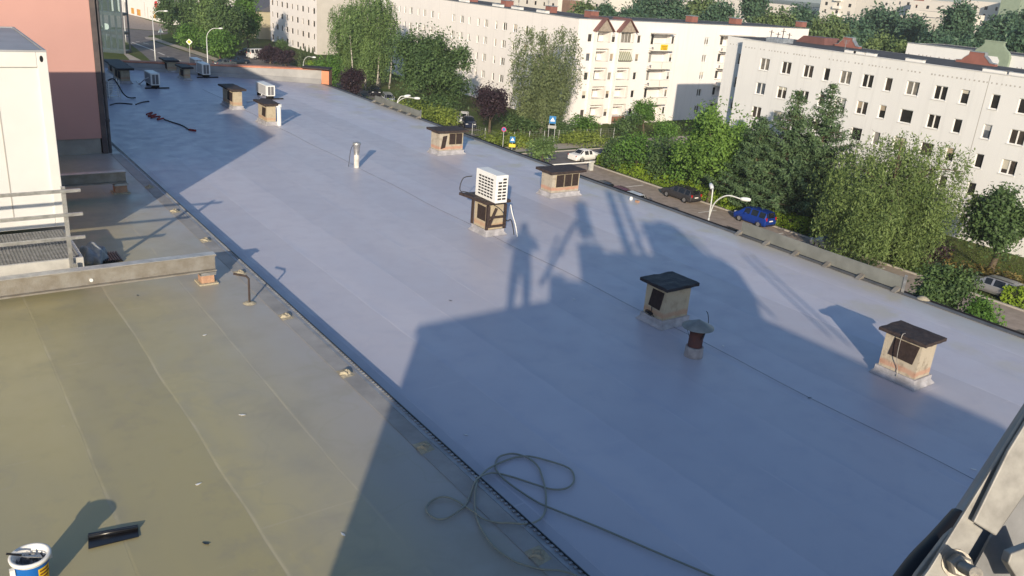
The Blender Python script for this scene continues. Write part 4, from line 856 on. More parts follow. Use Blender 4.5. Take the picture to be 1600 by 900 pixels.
# --- central L-shaped building ------------------------------------------------
cb = thing('apartment_building', 'cream L-shaped apartment block with balconies and twin maroon gable roofs', 'building', (100, 118, GZ))
XC, YC, TOPC = 83.0, 100.0, -.25
H = TOPC-GZ
colsY = [(159.9, 160.9), (157, 158.2), (155, 155.6), (152.7, 153.4), (150.1, 151.2), (147.5, 148.1), (144.9, 145.9), (142, 143), (139.8, 140.3), (134.5, 135.5), (131.6, 132.7), (129.4, 130), (126.5, 127.1), (123.9, 125), (121.1, 121.7), (118.3, 119.5), (115.4, 116.5), (112.4, 113.2), (107.6, 108.2)]
rowsY = [(-3.70-FL*i, -2.45-FL*i) for i in range(5)]
oY = Vector((XC, 168, GZ)); W = 68.
b = MB(); b.closed = False
facade(b, oY, uR, W, H, [(168-y1, 168-y0, z0-GZ, z1-GZ) for z0, z1 in rowsY for y0, y1 in colsY])
oX = Vector((XC, YC, GZ)); uX = Vector((1, 0, 0))
sm = [(2.0, 2.87), (6.76, 7.57), (12.05, 12.85), (19.55, 20.25), (27.2, 28.3)]
log = [(3.45, 5.95), (7.95, 10.7)]; wide = (14.8, 19.15); wing = [(31.0, 33.5), (35.2, 37.5)]
opsX = []
for i in range(5):
    zb_ = -3.55-FL*i-GZ
    for a, c in sm: opsX.append((a, c, zb_+.05, zb_+1.25))
    for a, c in log: opsX.append((a, c, zb_+.12, zb_+1.55, 1.3))
    opsX.append((wide[0], wide[1], zb_-.75, zb_+1.55, 1.0))
    for a, c in wing: opsX.append((a, c, zb_-.1, zb_+1.5, 1.1))
facade(b, oX, uX, 54.4, H, opsX)
b.quad((137.4, 100, GZ), (137.4, 111, GZ), (137.4, 111, TOPC), (137.4, 100, TOPC)); b.quad((137.4, 111, GZ), (94, 111, GZ), (94, 111, TOPC), (137.4, 111, TOPC)); b.quad((94, 111, GZ), (94, 168, GZ), (94, 168, TOPC), (94, 111, TOPC)); b.quad((94, 168, GZ), (83, 168, GZ), (83, 168, TOPC), (94, 168, TOPC))
b.build('wall', M_cream, cb)
b = MB(); b.prism([(x, y, TOPC-.1) for x, y in ((83.2, 100.2), (137.3, 100.2), (137.3, 110.9), (93.9, 110.9), (93.9, 167.9), (83.2, 167.9))], (0, 0, .10)); b.build('roof', M_felt, cb)
b = MB(); coping(b, [(XC, 168), (XC, YC), (137.4, YC)], TOPC+.003, .4, .10); b.build('coping', M_metal, cb)
for z0, z1 in rowsY:
    for y0, y1 in colsY:
        if y0 > 150 and z0 < -12: continue
        window(cb, oY, uR, (168-y1, 168-y0, z0-GZ, z1-GZ), pick())
M_par = mat('balcony_parapet', (.80, .755, .69), .8, nz=.05, ns=1)
for i in range(5):
    zb_ = -3.55-FL*i-GZ
    for a, c in sm: window(cb, oX, uX, (a, c, zb_+.05, zb_+1.25), pick())
    for q, (a, c) in enumerate(log):
        bk = MB(); bk.obox(oX+uX*(a-.01)+Vector((0, 1.301, zb_-.9)), uX, (0, 1, 0), ZV, c-a+.02, .06, 2.5); lg = bk.build('loggia', M_creamX, cb)
        window(lg, oX+Vector((0, 1.13, 0)), uX, (a+.35, a+1.75, zb_+.0, zb_+1.4), pick(), .17, sill=False)
        pp = MB(); pp.obox(oX+uX*(a-.1)+Vector((0, -.58, zb_-.80)), uX, (0, 1, 0), ZV, c-a+.2, .075, .90 if not (i == 4 and q == 1) else .9); pp.build('balcony_parapet', M_par if not (i == 4 and q == 1) else mat('wood_parapet', (.24, .12, .08), .8), cb)
        rl = MB(); rl.obox(oX+uX*a+Vector((0, -.55, zb_+.16)), uX, (0, 1, 0), ZV, c-a, .04, .04); rl.build('handrail', M_metal, cb)
        if q == 1 and i == 0:
            gl = MB(); gl.obox(oX+uX*(a+.01)+Vector((0, .05, zb_+.13)), uX, (0, 1, 0), ZV, c-a-.02, .03, 1.41); gg = gl.build('glazing', M_glass[2], cb); fm = MB()
            for k in range(5): fm.obox(oX+uX*(a+(c-a-.05)*k/4)+Vector((0, .02, zb_+.13)), uX, (0, 1, 0), ZV, .05, .028, 1.41)
            fm.build('frame', M_frame, gg)
        if q == 1 and i == 1:
            aw = MB(); aw.cur = 0
            for k in range(14):
                aw.cur = k % 2; x = a+(c-a)*k/14; wd_ = (c-a)/14
                p0_ = oX+uX*x+Vector((0, -.01, zb_+1.6)); aw.add([p0_, p0_+uX*wd_, p0_+uX*wd_+Vector((0, -.9, -1.25)), p0_+Vector((0, -.9, -1.25)), p0_+ZV*-.03, p0_+uX*wd_-ZV*.03, p0_+uX*wd_+Vector((0, -.9, -1.28)), p0_+Vector((0, -.9, -1.28))], [(0,1,2,3), (7,6,5,4), (0,4,5,1), (2,6,7,3), (3,7,4,0), (1,5,6,2)])
            aw.build('awning', [mat('awning_pale', (.52, .50, .40), .9), mat('awning_green', (.20, .22, .15), .9)], cb)
    a, c = wide
    bk = MB(); bk.obox(oX+uX*(a-.01)+Vector((0, 1.001, zb_-.9)), uX, (0, 1, 0), ZV, c-a+.02, .06, 2.5); lg = bk.build('loggia', M_creamX, cb)
    window(lg, oX+Vector((0, .84, 0)), uX, (a+.3, a+1.7, zb_-.2, zb_+1.45), pick(), .16, sill=False)
    sb = MB(); sb.obox(oX+uX*(a-.1)+Vector((0, -1.1, zb_-.95)), uX, (0, 1, 0), ZV, c-a+.2, 1.095, .14); sb.build('balcony_slab', M_par, cb)
    pp = MB(); pp.obox(oX+uX*(a-.05)+Vector((0, -1.08, zb_-.80)), uX, (0, 1, 0), ZV, c-a+.1, .05, .95)
    if i not in (0, 3): pass
    pp.build('balcony_parapet', M_par, cb)
    rl = MB(); rl.obox(oX+uX*(a-.05)+Vector((0, -1.09, zb_+.16)), uX, (0, 1, 0), ZV, c-a+.1, .06, .04); rl.obox(oX+uX*((a+c)/2)+Vector((0, -1.11, zb_-.80)), uX, (0, 1, 0), ZV, .05, .025, .95); rl.build('handrail', M_metal, cb)
    for a, c in wing:
        bk = MB(); bk.obox(oX+uX*(a-.01)+Vector((0, 1.101, zb_-.9)), uX, (0, 1, 0), ZV, c-a+.02, .06, 2.5); lg = bk.build('loggia', M_creamX, cb)
        window(lg, oX+Vector((0, .93, 0)), uX, (a+.3, a+1.9, zb_, zb_+1.4), pick(), .16, sill=False)
        pp = MB(); pp.obox(oX+uX*(a-.1)+Vector((0, -.95, zb_-.92)), uX, (0, 1, 0), ZV, c-a+.2, .06, .85); pp.obox(oX+uX*(a-.1)+Vector((0, -.88, zb_-.92)), uX, (0, 1, 0), ZV, c-a+.2, .875, .1); pp.build('balcony_parapet', M_par, cb)
sb = MB(); sb.obox(oX+uX*(wide[0]-.1)+Vector((0, -1.1, -1.95-GZ)), uX, (0, 1, 0), ZV, wide[1]-wide[0]+.2, 1.095, .1); sb.obox(oX+uX*30.6+Vector((0, -1., -1.9-GZ)), uX, (0, 1, 0), ZV, 8, .995, .1); sb.build('balcony_roof', M_greyr, cb)
bn = MB(); bn.obox(oX+uX*16.2+Vector((0, -1.12, -4.35-GZ)), uX, (0, 1, 0), ZV, 1.55, .03, .85); bno = bn.build('balcony_banner', mat('banner_yellow', (.72, .53, .015), .7), cb)
bn = MB()
for k, (x0_, w_, zz) in enumerate(((16.32, 1.3, -3.80), (16.45, 1.05, -4.05), (16.32, .25, -4.25), (16.8, .75, -4.25))): bn.obox(oX+uX*x0_+Vector((0, -1.128, zz-GZ)), uX, (0, 1, 0), ZV, w_, .006, .10)
bn.build('banner_line', mat('banner_ink', (.30, .09, .02), .8), bno)
M_ds = M_dormer
for nm, xa_, xb_ in (('a', 3.1, 6.2), ('b', 7.75, 11.0)):
    xm = (xa_+xb_)/2; z0 = -1.72-GZ; z1 = .15-GZ
    b = MB()
    for (p, q) in ((xa_-.25, xm), (xb_+.25, xm)):
        b.add([oX+uX*p+Vector((0, -1.0, z0-.06)), oX+uX*q+Vector((0, -1.0, z1)), oX+uX*q+Vector((0, 3.0, z1)), oX+uX*p+Vector((0, 3.0, z0-.06)), oX+uX*p+Vector((0, -1.0, z0-.18)), oX+uX*q+Vector((0, -1.0, z1-.12)), oX+uX*q+Vector((0, 3.0, z1-.12)), oX+uX*p+Vector((0, 3.0, z0-.18))], [(0,1,2,3), (7,6,5,4), (0,4,5,1), (1,5,6,2), (2,6,7,3), (3,7,4,0)])
    b.build('gable_roof', M_ds, cb)
    b = MB(); b.prism([oX+uX*(xa_+.1)+Vector((0, -.7, z0-.12)), oX+uX*(xb_-.1)+Vector((0, -.7, z0-.12)), oX+uX*xm+Vector((0, -.7, z1-.16))], (0, .08, 0))
    for k in range(1, 12): b.obox(oX+uX*(xa_+(xb_-xa_)*k/12)+Vector((0, -.715, z0-.1)), uX, (0, 1, 0), ZV, .05, .014, (1-abs(k-6)/6)*(z1-z0-.25)+.03)
    b.build('gable_boards', M_wood, cb)
    for xp in (xa_, xb_-.24): b = MB(); b.obox(oX+uX*xp+Vector((0, -.62, 0)), uX, (0, 1, 0), ZV, .24, .615, z0-.19); b.build('pier', M_creamX, cb)
for lb, px, py, s in (('red brick stack on the central block roof behind the twin gables', 924, 25, 2.2), ('red brick stack at the far left of the central block roof', 738, 8, 2.0), ('red brick stack left of the grey vents on the central block roof', 792, 13, 2.2), ('red brick stack with white ledge on the central block roof', 861, 20, 1.9), ('red brick stack at the right end of the central block', 1148, 40, 2.2), ('red brick stack above the wing of the central block', 1080, 36, 2.0), ('low red stack at the far right end of the wing', 1250, 47, 2.0)):
    g = G(px, py, TOPC) if px > 905 else onX(px, py, 88.); gx_, gy_ = (g.x, g.y) if px <= 905 else (onY(px, py, 105.).x, 105.)
    b = MB(); b.box(gx_-s*.36, gx_+s*.36, gy_-s*.36, gy_+s*.36, TOPC+.003, TOPC+.95); t = b.build('chimney', M_red, cb); b = MB(); b.box(gx_-s*.36-.1, gx_+s*.36+.1, gy_-s*.36-.1, gy_+s*.36+.1, TOPC+.952, TOPC+1.04); b.build('cap', M_metal, t)
for lb, px, py in (('grey vent on the central block roof edge, far left', 670, 2), ('grey vent cluster left of middle on the central block roof edge', 725, 7), ('pale vent beside the middle red stack of the central block', 778, 14), ('grey vent right of the middle red stack of the central block', 808, 17), ('pale vent below the red stack with white ledge', 848, 22)):
    g = onX(px, py, 84.5); roof_vent(cb, 84.5, g.y, TOPC, 2.4, .5, .8)
for lb, px in (('thin aerial at the far left of the central block roof', 706), ('pair aerial near the middle red stack', 810), ('aerial near the red stack with white ledge', 856)):
    g = onX(px, 15, 87.5); antenna(cb, 87.5, g.y, TOPC, 1.8)

# --- simple block generator for the buildings farther off -----------------------
def block(label, x, y, wx, wy, top, m, floors, nx, ny, wz=1.3, gz=GZ, skip=0, balc=False, m2=None, rows=None, caps=M_felt, roofm=M_felt, glass=None):
    """x,y = corner nearest the viewpoint; faces towards -X (ny bays) and -Y (nx bays) are visible"""
    t = thing('apartment_building', label, 'building', (x+wx/2, y+wy/2, gz))
    H = top-gz; b = MB(); b.closed = False; o1 = Vector((x, y+wy, gz)); o2 = Vector((x, y, gz)); rows = rows or range(floors)
    f1, f2 = [], []
    for j in rows:
        z0 = H-1.55-1.35-FL*j
        if z0 < .3: continue
        for i in range(ny): c = (i+.5)*wy/ny; s = .65 if (i*7+j) % 3 else .45; f1.append((c-s, c+s, z0, z0+wz))
        for i in range(nx): c = (i+.5)*wx/nx; s = .65 if (i*5+j) % 3 else .45; f2.append((c-s, c+s, z0, z0+wz))
    facade(b, o1, uR, wy, H, f1, .15)
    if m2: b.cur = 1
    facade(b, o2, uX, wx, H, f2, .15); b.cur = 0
    b.quad((x+wx, y, gz), (x+wx, y+wy, gz), (x+wx, y+wy, top), (x+wx, y, top)); b.quad((x+wx, y+wy, gz), (x, y+wy, gz), (x, y+wy, top), (x+wx, y+wy, top))
    b.build('wall', [m, m2 or m], t)
    b = MB(); b.box(x+.2, x+wx-.05, y+.2, y+wy-.05, top-.2, top-.02); b.build('roof', roofm, t)
    n = 0
    for o, u, fs in ((o1, uR, f1), (o2, uX, f2)):
        nn = u.cross(ZV)
        for p in fs:
            if n >= 96: break
            q = o+u*p[0]+ZV*p[2]-nn*.149; W_ = p[1]-p[0]; b = MB(); b.quad(q, q+u*W_, q+u*W_+ZV*wz, q+ZV*wz); b.build('window', pick(), t); n += 1
    if balc:
        for j in rows:
            z0 = H-1.55-1.35-FL*j
            for i in range(1, ny, 3):
                c = (i+.5)*wy/ny; b = MB(); b.box(x-1.1, x-.01, y+wy-c-1.6, y+wy-c+1.6, gz+z0-.9, gz+z0+.1); b.build('balcony', M_par, t)
    return t
def at_top(px, py, dist):                    # where a roof corner seen at (px,py) stands at a given distance
    d = ray(px, py); k = dist/math.hypot(d[0], d[1]); return d[0]*k, d[1]*k, CAMZ+d[2]*k
block('tall cream apartment block with a blank grey end wall, upper left beside the birches', 80, 189, 14, 29.5, 1.5, M_cream, 6, 0, 9, m2=M_greyr, wz=1.25)
x, y, zt = at_top(404, 18, 235); t = block('low beige building with a dark pitched roof at the upper left', x, y, 14, 16, zt, mat('beige_render', (.47, .42, .30), .9, nz=.06, ns=.3), 2, 1, 0)
b = MB(); b.prism([(x-.3, y-.3, zt+.003), (x+14.3, y-.3, zt+.003), (x+7, y-.3, zt+3.4)], (0, 16.6, 0)); b.build('pitched_roof', mat('slate', (.10, .10, .115), .7), t)
# white block with the sage gable, behind the right block
wb = block('long white low block with rows of dots behind the right block', 128, 20, 11, 55, -.2, M_white, 2, 0, 0)
b = MB(); dots(b, (128, 75, GZ), uR, 55, -.2-GZ-1.6, .75, s=.16); b.build('vent_holes', mat('vent_hole_grey', (.36, .34, .33), .9), wb)['kind'] = 'stuff'
b = MB(); coping(b, [(128, 75), (128, 20)], -.197, .5, .12); b.build('coping', M_metal, wb)
g1 = onX(1548, 90, 127.5); yc = g1.y
prof = [(-2.6, -9), (-2.6, -.5), (-2.3, .1), (-1.7, .55), (-1.35, .95), (-1.3, 1.35), (1.3, 1.35), (1.35, .95), (1.7, .55), (2.3, .1), (2.6, -.5), (2.6, -9)]
b = MB(); b.prism([(127.4, yc+p, q) for p, q in prof], (.55, 0, 0)); t = b.build('shaped_gable', M_green, wb); t['label'] = 'sage green shaped gable bay'
b = MB(); b.prism([(127.36, yc+p*1.25, q) for p, q in [(-1.05, -9), (-1.05, -1.1), (-.75, -.6), (.75, -.6), (1.05, -1.1), (1.05, -9)]], (.035, 0, 0)); b.build('arched_panel', M_white, t)
b = MB(); b.prism([(127.35, yc+p, q+.003) for p, q in [(-1.4, 1.35), (1.4, 1.35), (1.4, 1.5), (-1.4, 1.5)]], (.7, 0, 0)); b.build('coping', M_green, t)
b = MB(); b.box(127.9, 128.3, 76.2, 80, GZ, -2.2); tag(b.build('stair_annex', M_white, loc=(128, 78, GZ)), 'narrow white annex at the left end of the low white block', 'building')
# --- far rows -------------------------------------------------------------------
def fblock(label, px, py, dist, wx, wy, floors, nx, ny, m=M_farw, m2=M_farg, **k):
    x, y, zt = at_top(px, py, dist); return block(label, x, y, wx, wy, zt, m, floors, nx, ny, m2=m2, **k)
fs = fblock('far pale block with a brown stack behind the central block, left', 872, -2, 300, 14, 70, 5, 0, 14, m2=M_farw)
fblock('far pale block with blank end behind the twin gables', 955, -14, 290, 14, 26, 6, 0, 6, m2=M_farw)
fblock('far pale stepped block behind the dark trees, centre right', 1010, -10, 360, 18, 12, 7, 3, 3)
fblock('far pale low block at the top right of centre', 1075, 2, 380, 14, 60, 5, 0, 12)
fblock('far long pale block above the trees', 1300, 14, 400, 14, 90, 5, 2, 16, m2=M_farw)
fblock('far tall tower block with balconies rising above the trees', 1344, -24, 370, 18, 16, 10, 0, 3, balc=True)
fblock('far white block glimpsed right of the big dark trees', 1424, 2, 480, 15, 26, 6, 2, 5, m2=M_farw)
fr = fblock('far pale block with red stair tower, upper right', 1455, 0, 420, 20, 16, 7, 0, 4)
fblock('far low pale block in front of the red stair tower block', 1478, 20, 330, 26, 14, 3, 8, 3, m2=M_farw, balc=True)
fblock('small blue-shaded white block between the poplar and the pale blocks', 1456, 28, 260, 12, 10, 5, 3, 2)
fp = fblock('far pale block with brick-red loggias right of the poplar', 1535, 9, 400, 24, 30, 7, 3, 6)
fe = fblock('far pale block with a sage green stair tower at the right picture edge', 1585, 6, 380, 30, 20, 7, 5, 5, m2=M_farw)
for lb, px, py, d_, h in (('small red roof cap on a far block at the upper right', 1434, 0, 415, 2.2), ('red loggia cap on the far block right of the poplar', 1562, 8, 395, 5)):
    x, y, zt = at_top(px, py, d_); b = MB(); b.box(x-1.5, x+1.5, y-2, y+1, zt-h, zt+.5); b.build('stair_tower', M_red, fr if px < 1500 else fp)
x, y, zt = at_top(1585, 5, 375); b = MB(); b.box(x-4, x+6, y-4, y+3, zt-6, zt+1.6); b.build('stair_tower', M_green, fe)
x, y, zt = at_top(894, 3, 285); b = MB(); b.box(x-2.4, x+2.4, y-2, y+2, zt-6, zt+.5); b.build('stack', mat('brown_brick', (.24, .15, .11), .9, nz=.2, ns=1), fs)

# --- supermarket and glass building, upper left ----------------------------------
A = G(193, 20, GZ); Bq = G(250, 34.5, GZ); ud = (Bq-A).normalized(); nd = ud.cross(ZV); L = (Bq-A).length
sm_ = thing('supermarket', 'white supermarket wall with poster panels and a round red sign', 'shop', A)
b = MB(); b.obox(A-ud*4-nd*30, ud, nd, ZV, L+12, 30, 9); b.build('wall', M_creamX, sm_)
b = MB(); b.obox(A-ud*4.3-nd*30.3+ZV*9.003, ud, nd, ZV, L+12.6, 30.6, .4); b.build('roof', M_felt, sm_)
M_post = mat('poster_orange', (.55, .20, .04), .6, col2=(.65, .42, .08), ns=1.1); M_redsign = mat('sign_red', (.50, .02, .03), .5)
def on_wall(px, py):                         # hit of a sight line with the shop wall plane
    d = ray(px, py); t_ = (A.x*nd.x+A.y*nd.y)/(d[0]*nd.x+d[1]*nd.y); p = Vector((d[0]*t_, d[1]*t_, CAMZ+d[2]*t_)); return (p-A).dot(ud), p.z-GZ
for (xa_, ya_, xb_, yb_, m_) in ((205, 12, 210, 22, M_post), (214, 14, 220, 25, M_post), (240, 18, 244, 29, M_post)):
    s0, z1_ = on_wall(xa_, ya_); s1, z0_ = on_wall(xb_, yb_); b = MB(); b.obox(A+ud*s0+nd*.02+ZV*z0_, ud, nd, ZV, s1-s0, .06, z1_-z0_); b.build('poster_panel', m_, sm_)
s0, z0_ = on_wall(244.5, 7.5); b = MB(); c = A+ud*s0+nd*.05+ZV*z0_; b.prism([c+ud*(1.0*math.cos(a))+ZV*(1.0*math.sin(a)) for a in np.linspace(0, 2*math.pi, 25)[:-1]], nd*.2); b.build('round_sign', M_redsign, sm_)
s0, z0_ = on_wall(196, 18); b = MB(); b.obox(A+ud*s0+nd*.02+ZV*.1, ud, nd, ZV, 2.4, .06, 3.2); b.build('door', mat('shop_door', (.30, .29, .29), .3), sm_)
for (px, py) in ((226, 14), (231, 22)):
    s0, z0_ = on_wall(px, py); b = MB(); b.obox(A+ud*s0+nd*.02+ZV*(z0_-2), ud, nd, ZV, .25, .06, 4); b.build('wall_strip', M_greyr, sm_)
for q, lb in (((178, 17), 'white concrete post left of the supermarket'), ((187, 17), 'second white post left of the supermarket')):
    g = G(*q, GZ); b = MB(); b.box(g.x-.5, g.x+.5, g.y-.5, g.y+.5, GZ, GZ+8); tag(b.build('post', M_creamX, loc=tuple(g)), lb, 'post')
A2 = G(146, 80, GZ); B2 = G(195, 84, GZ); ud = (B2-A2).normalized(); nd = ud.cross(ZV); L = (B2-A2).length
gb = thing('glass_stair_tower', 'open steel and glass stair tower behind the pink building', 'building', A2)
b = MB(); Hh = 15
for i in range(6):
    a = A2+ud*(L*i/5); b.bar(a, a+ZV*Hh, .32, .32); b.bar(a-nd*2.5, a-nd*2.5+ZV*Hh, .3, .3)
for j in range(5):
    zz = .3+j*3.6; b.bar(A2+ZV*zz, B2+ZV*zz, .4, .6); b.bar(A2-nd*2.5+ZV*zz, B2-nd*2.5+ZV*zz, .3, .5); b.bar(B2+ZV*zz, B2-nd*2.5+ZV*zz, .3, .5)
b.build('steel_frame', mat('grey_blue_steel', (.16, .17, .19), .5, .4, nz=.2, ns=1), gb)
gm = bpy.data.materials.new('tower_glazing'); gm.use_nodes = True; k = NT(gm); tr = k.n('ShaderNodeBsdfTransparent'); tr.inputs[0].default_value = (.75, .85, .85, 1); mx = k.n('ShaderNodeMixShader'); mx.inputs[0].default_value = .14
k.b.inputs['Base Color'].default_value = (.20, .24, .28, 1); k.b.inputs['Roughness'].default_value = .15; k.l(tr.outputs[0], mx.inputs[1]); k.l(k.b.outputs[0], mx.inputs[2]); k.l(mx.outputs[0], [x for x in k.t.nodes if x.type == 'OUTPUT_MATERIAL'][0].inputs[0])
b = MB(); b.obox(A2+nd*.2, ud, nd, ZV, L, .02, Hh); b.build('glazing', gm, gb)
b = MB(); b.obox(A2-nd*2.7+ZV*Hh, ud, nd, ZV, L, 2.9, .25); b.build('roof', M_felt, gb)
# ------------------------------------------------------------------ trees and bushes
class Cloud:
    """many small leaf faces"""
    def __init__(s): s.q = []
    def leaves(s, c, size, nrm=None, spread=.9, asp=.55, droop=0.):
        n = len(c); nr = rng.normal(size=(n, 3))*spread
        if nrm is not None: nr = nr+nrm
        nr /= np.linalg.norm(nr, axis=1)[:, None]+1e-9
        t = np.cross(nr, rng.normal(size=(n, 3))); t[:, 2] -= droop; t -= nr*(t*nr).sum(1)[:, None]; t /= np.linalg.norm(t, axis=1)[:, None]+1e-9
        bt = np.cross(nr, t); sz = size*rng.uniform(.6, 1.3, n)[:, None]
        a = c-t*sz*.5; d = c+t*sz*.5; m = c+t*sz*.05; sd = bt*sz*asp*.5
        s.q.append(np.stack([a, m+sd, d, m-sd], 1))
    def build(s, name, m, par, wl):
        q = np.concatenate(s.q).astype(np.float32)-np.array(wl, np.float32); n = len(q)
        me = bpy.data.meshes.new(name); me.vertices.add(n*4); me.vertices.foreach_set('co', q.reshape(-1)); me.loops.add(n*4); me.loops.foreach_set('vertex_index', np.arange(n*4, dtype=np.int32))
        me.polygons.add(n); me.polygons.foreach_set('loop_start', np.arange(n, dtype=np.int32)*4); me.polygons.foreach_set('loop_total', np.full(n, 4, np.int32)); me.update(); me.validate()
        me.materials.append(m); o = bpy.data.objects.new(name, me); COL.objects.link(o); o.parent = par; return o
def sph(n):
    v = rng.normal(size=(n, 3)); return v/np.linalg.norm(v, axis=1)[:, None]
def lobes(c, r, k, lo=.34, hi=.55, flat=1.):
    """lobe centres spread through an ellipsoid"""
    d = sph(k); rad = rng.uniform(.25, .95, k)[:, None]; d[:, 2] = d[:, 2]*.95
    cc = np.array(c)+d*rad*np.array(r); rr = rng.uniform(lo*.6, hi, k)[:, None]*(1.12-.5*rad)*np.array(r)[None, :]*np.array([1, 1, flat]); return cc, rr
def fill(cl, cc, rr, n, size, spread=.8, clump=7, asp=.55, droop=0., shell=.62):
    k = len(cc); w_ = (rr.prod(1))**.7; w_ = w_/w_.sum(); m = n//clump
    i = rng.choice(k, m, p=w_); d = sph(m); d[:, 2] = np.where(d[:, 2] < -.55, -d[:, 2], d[:, 2]); rad = rng.uniform(shell, 1.06, m)[:, None]
    p = cc[i]+d*rad*rr[i]
    P = np.repeat(p, clump, 0)+rng.normal(size=(m*clump, 3))*size*.95; N = np.repeat(d, clump, 0)+np.array([0, 0, .45])
    cl.leaves(P, size, N, spread, asp, droop)
def trunk(par, base, h, r, m, limbs=(), lean=(0, 0), name='trunk', more=()):
    b = MB(); base = Vector(base); pts = [base+Vector((lean[0]*t+.12*math.sin(t*5+base.x), lean[1]*t+.10*math.cos(t*4+base.y), h*t)) for t in np.linspace(0, 1, 7)]
    b.tube(pts, [r*1.25]+[r*(1-.75*t) for t in np.linspace(0, 1, 7)[1:]], 9)
    for e in limbs:
        s_ = pts[min(5, 2+int(3*random.random()))]; e = Vector(e); mid = (s_+e)/2+Vector((0, 0, .12*(e-s_).length)); b.tube(spline([s_, mid, e], 4), [r*.42*(1-.85*i/8) for i in range(9)], 6)
    for bs, hh, rr, ln in more:
        bs = Vector(bs); q = [bs+Vector((ln[0]*t+.1*math.sin(t*6), ln[1]*t, hh*t)) for t in np.linspace(0, 1, 6)]; b.tube(q, [rr*(1-.7*t) for t in np.linspace(0, 1, 6)], 8)
    return b.build(name, m, par, smooth=True)
def pxsize(x, y, z, w_px):                   # metres spanned by w_px photo pixels at that point
    return w_px*((np.array([x, y, z-CAMZ])@fw)/FPX)
def broad(label, X, Y, top, r, m, n=3500, size=.42, name='leafy_tree', k=16, bot=None, trunk_r=.22, gz=GZ, group=None, squash=1., sp=.8, bark=None, cat='tree', shell=.6):
    bot = gz+.25*(top-gz) if bot is None else bot; c = np.array([X, Y, (top+bot)/2]); R3 = np.array([r, r*squash, (top-bot)/2])
    t = thing(name, label, cat, (X, Y, gz), group); cc, rr = lobes(c, R3*.92, k); cl = Cloud(); n = int(n*2.9); size *= .82; fill(cl, cc, rr, n, size, sp, shell=shell); ic = lobes(c, R3*.75, 6, .4, .6); fill(cl, *ic, n//5, size, sp, shell=.2)
    ph = rng.uniform(0, 6.28, 4); C_ = np.array(c)
    for i_, q in enumerate(cl.q):
        m_ = q.mean(1)-C_; az_ = np.arctan2(m_[:, 1], m_[:, 0]); ez = m_[:, 2]/R3[2]
        f_ = 1+.15*np.sin(2.2*az_+ph[0]+1.5*ez)*np.cos(2.6*ez+ph[1])+.10*np.sin(5*az_+ph[2]+4*ez)
        cl.q[i_] = q+(m_*np.stack([f_-1, f_-1, (f_-1)*.8], 1))[:, None, :]
    st = sph(max(40, n//30)); cl.leaves(c+st*R3*rng.uniform(.85, 1.08, len(st))[:, None], size, st, sp)
    trunk(t, (X, Y, gz), max(.6, (c[2]-gz)*1.05), trunk_r, bark or M_bark, [cc[i] for i in range(min(9, k))]); cl.build('crown', m, t, (X, Y, gz)); return t
def strands(cl, starts, ln, step, size, out=None, asp=.32, sway=.12):
    P = []; N = []
    for i, s_ in enumerate(starts):
        L_ = ln*rng.uniform(.45, 1.2); m = max(3, int(L_/step)); tt = np.linspace(0, 1, m)[:, None]; o = (out[i] if out is not None else rng.normal(size=3)*.2)*np.array([1, 1, 0])
        q = s_+o*L_*.45*np.sqrt(tt)+np.array([0, 0, -1.])*L_*(tt**1.5)+rng.normal(size=(m, 3))*sway; P.append(q); N.append(np.repeat((o+np.array([0, 0, .25]))[None], m, 0))
    cl.leaves(np.concatenate(P), size, np.concatenate(N)*1.2, .7, asp, droop=1.2)
def drooping(label, X, Y, top, r, m, name, n=260, ln=2.6, size=.40, bot=None, stems=1, bark=None, gz=GZ, peaks=None, group=None, tr=.2, wide=1.):
    bot = gz+3 if bot is None else bot; t = thing(name, label, 'tree', (X, Y, gz), group); cl = Cloud()
    peaks = peaks or [(0, 0, 1.)]
    n = int(n*2.3)
    for px_, py_, ph in peaks:
        tp = bot+(top-bot)*ph; rr = r/(len(peaks)**.35); m_ = n//len(peaks)
        u = rng.uniform(0, 1, m_)**.8; a = rng.uniform(0, 2*math.pi, m_); prof = np.sin(np.pi*np.clip(.06+u*.90, 0, 1)**.62)**.8*wide; rad = np.sqrt(rng.uniform(.15, 1, m_))*prof*rr*(.82+.3*np.sin(a*3+u*9))
        zz = tp-u*(tp-bot)*.92; S = np.stack([X+px_+np.cos(a)*rad, Y+py_+np.sin(a)*rad, zz], 1); O = np.stack([np.cos(a), np.sin(a), 0*a], 1)
        strands(cl, S, ln, .17, size, O*.55)
        top_s = np.stack([X+px_+rng.normal(size=30)*.18, Y+py_+rng.normal(size=30)*.18, tp-rng.uniform(-.1, 1.6, 30)], 1); strands(cl, top_s, 1.1, .16, size*.8, sph(30)*.6)
    more = [((X+dx, Y+dy, gz), (top-gz)*.75, tr*.8, (lx, ly)) for dx, dy, lx, ly in ((1.6, -.8, .8, .2), (-2.2, .6, -.7, .1), (3.0, .9, .9, .3), (-3.6, -.5, -.6, 0))[:stems-1]]
    lim = [(X+p[0]+rng.normal()*r*.22, Y+p[1]+rng.normal()*r*.22, bot+(top-bot)*p[2]*rng.uniform(.6, .9)) for p in peaks for _ in range(2)]
    trunk(t, (X, Y, gz), (top-gz)*.92, tr, bark or M_birchbark, lim, more=more); cl.build('crown', m, t, (X, Y, gz)); return t
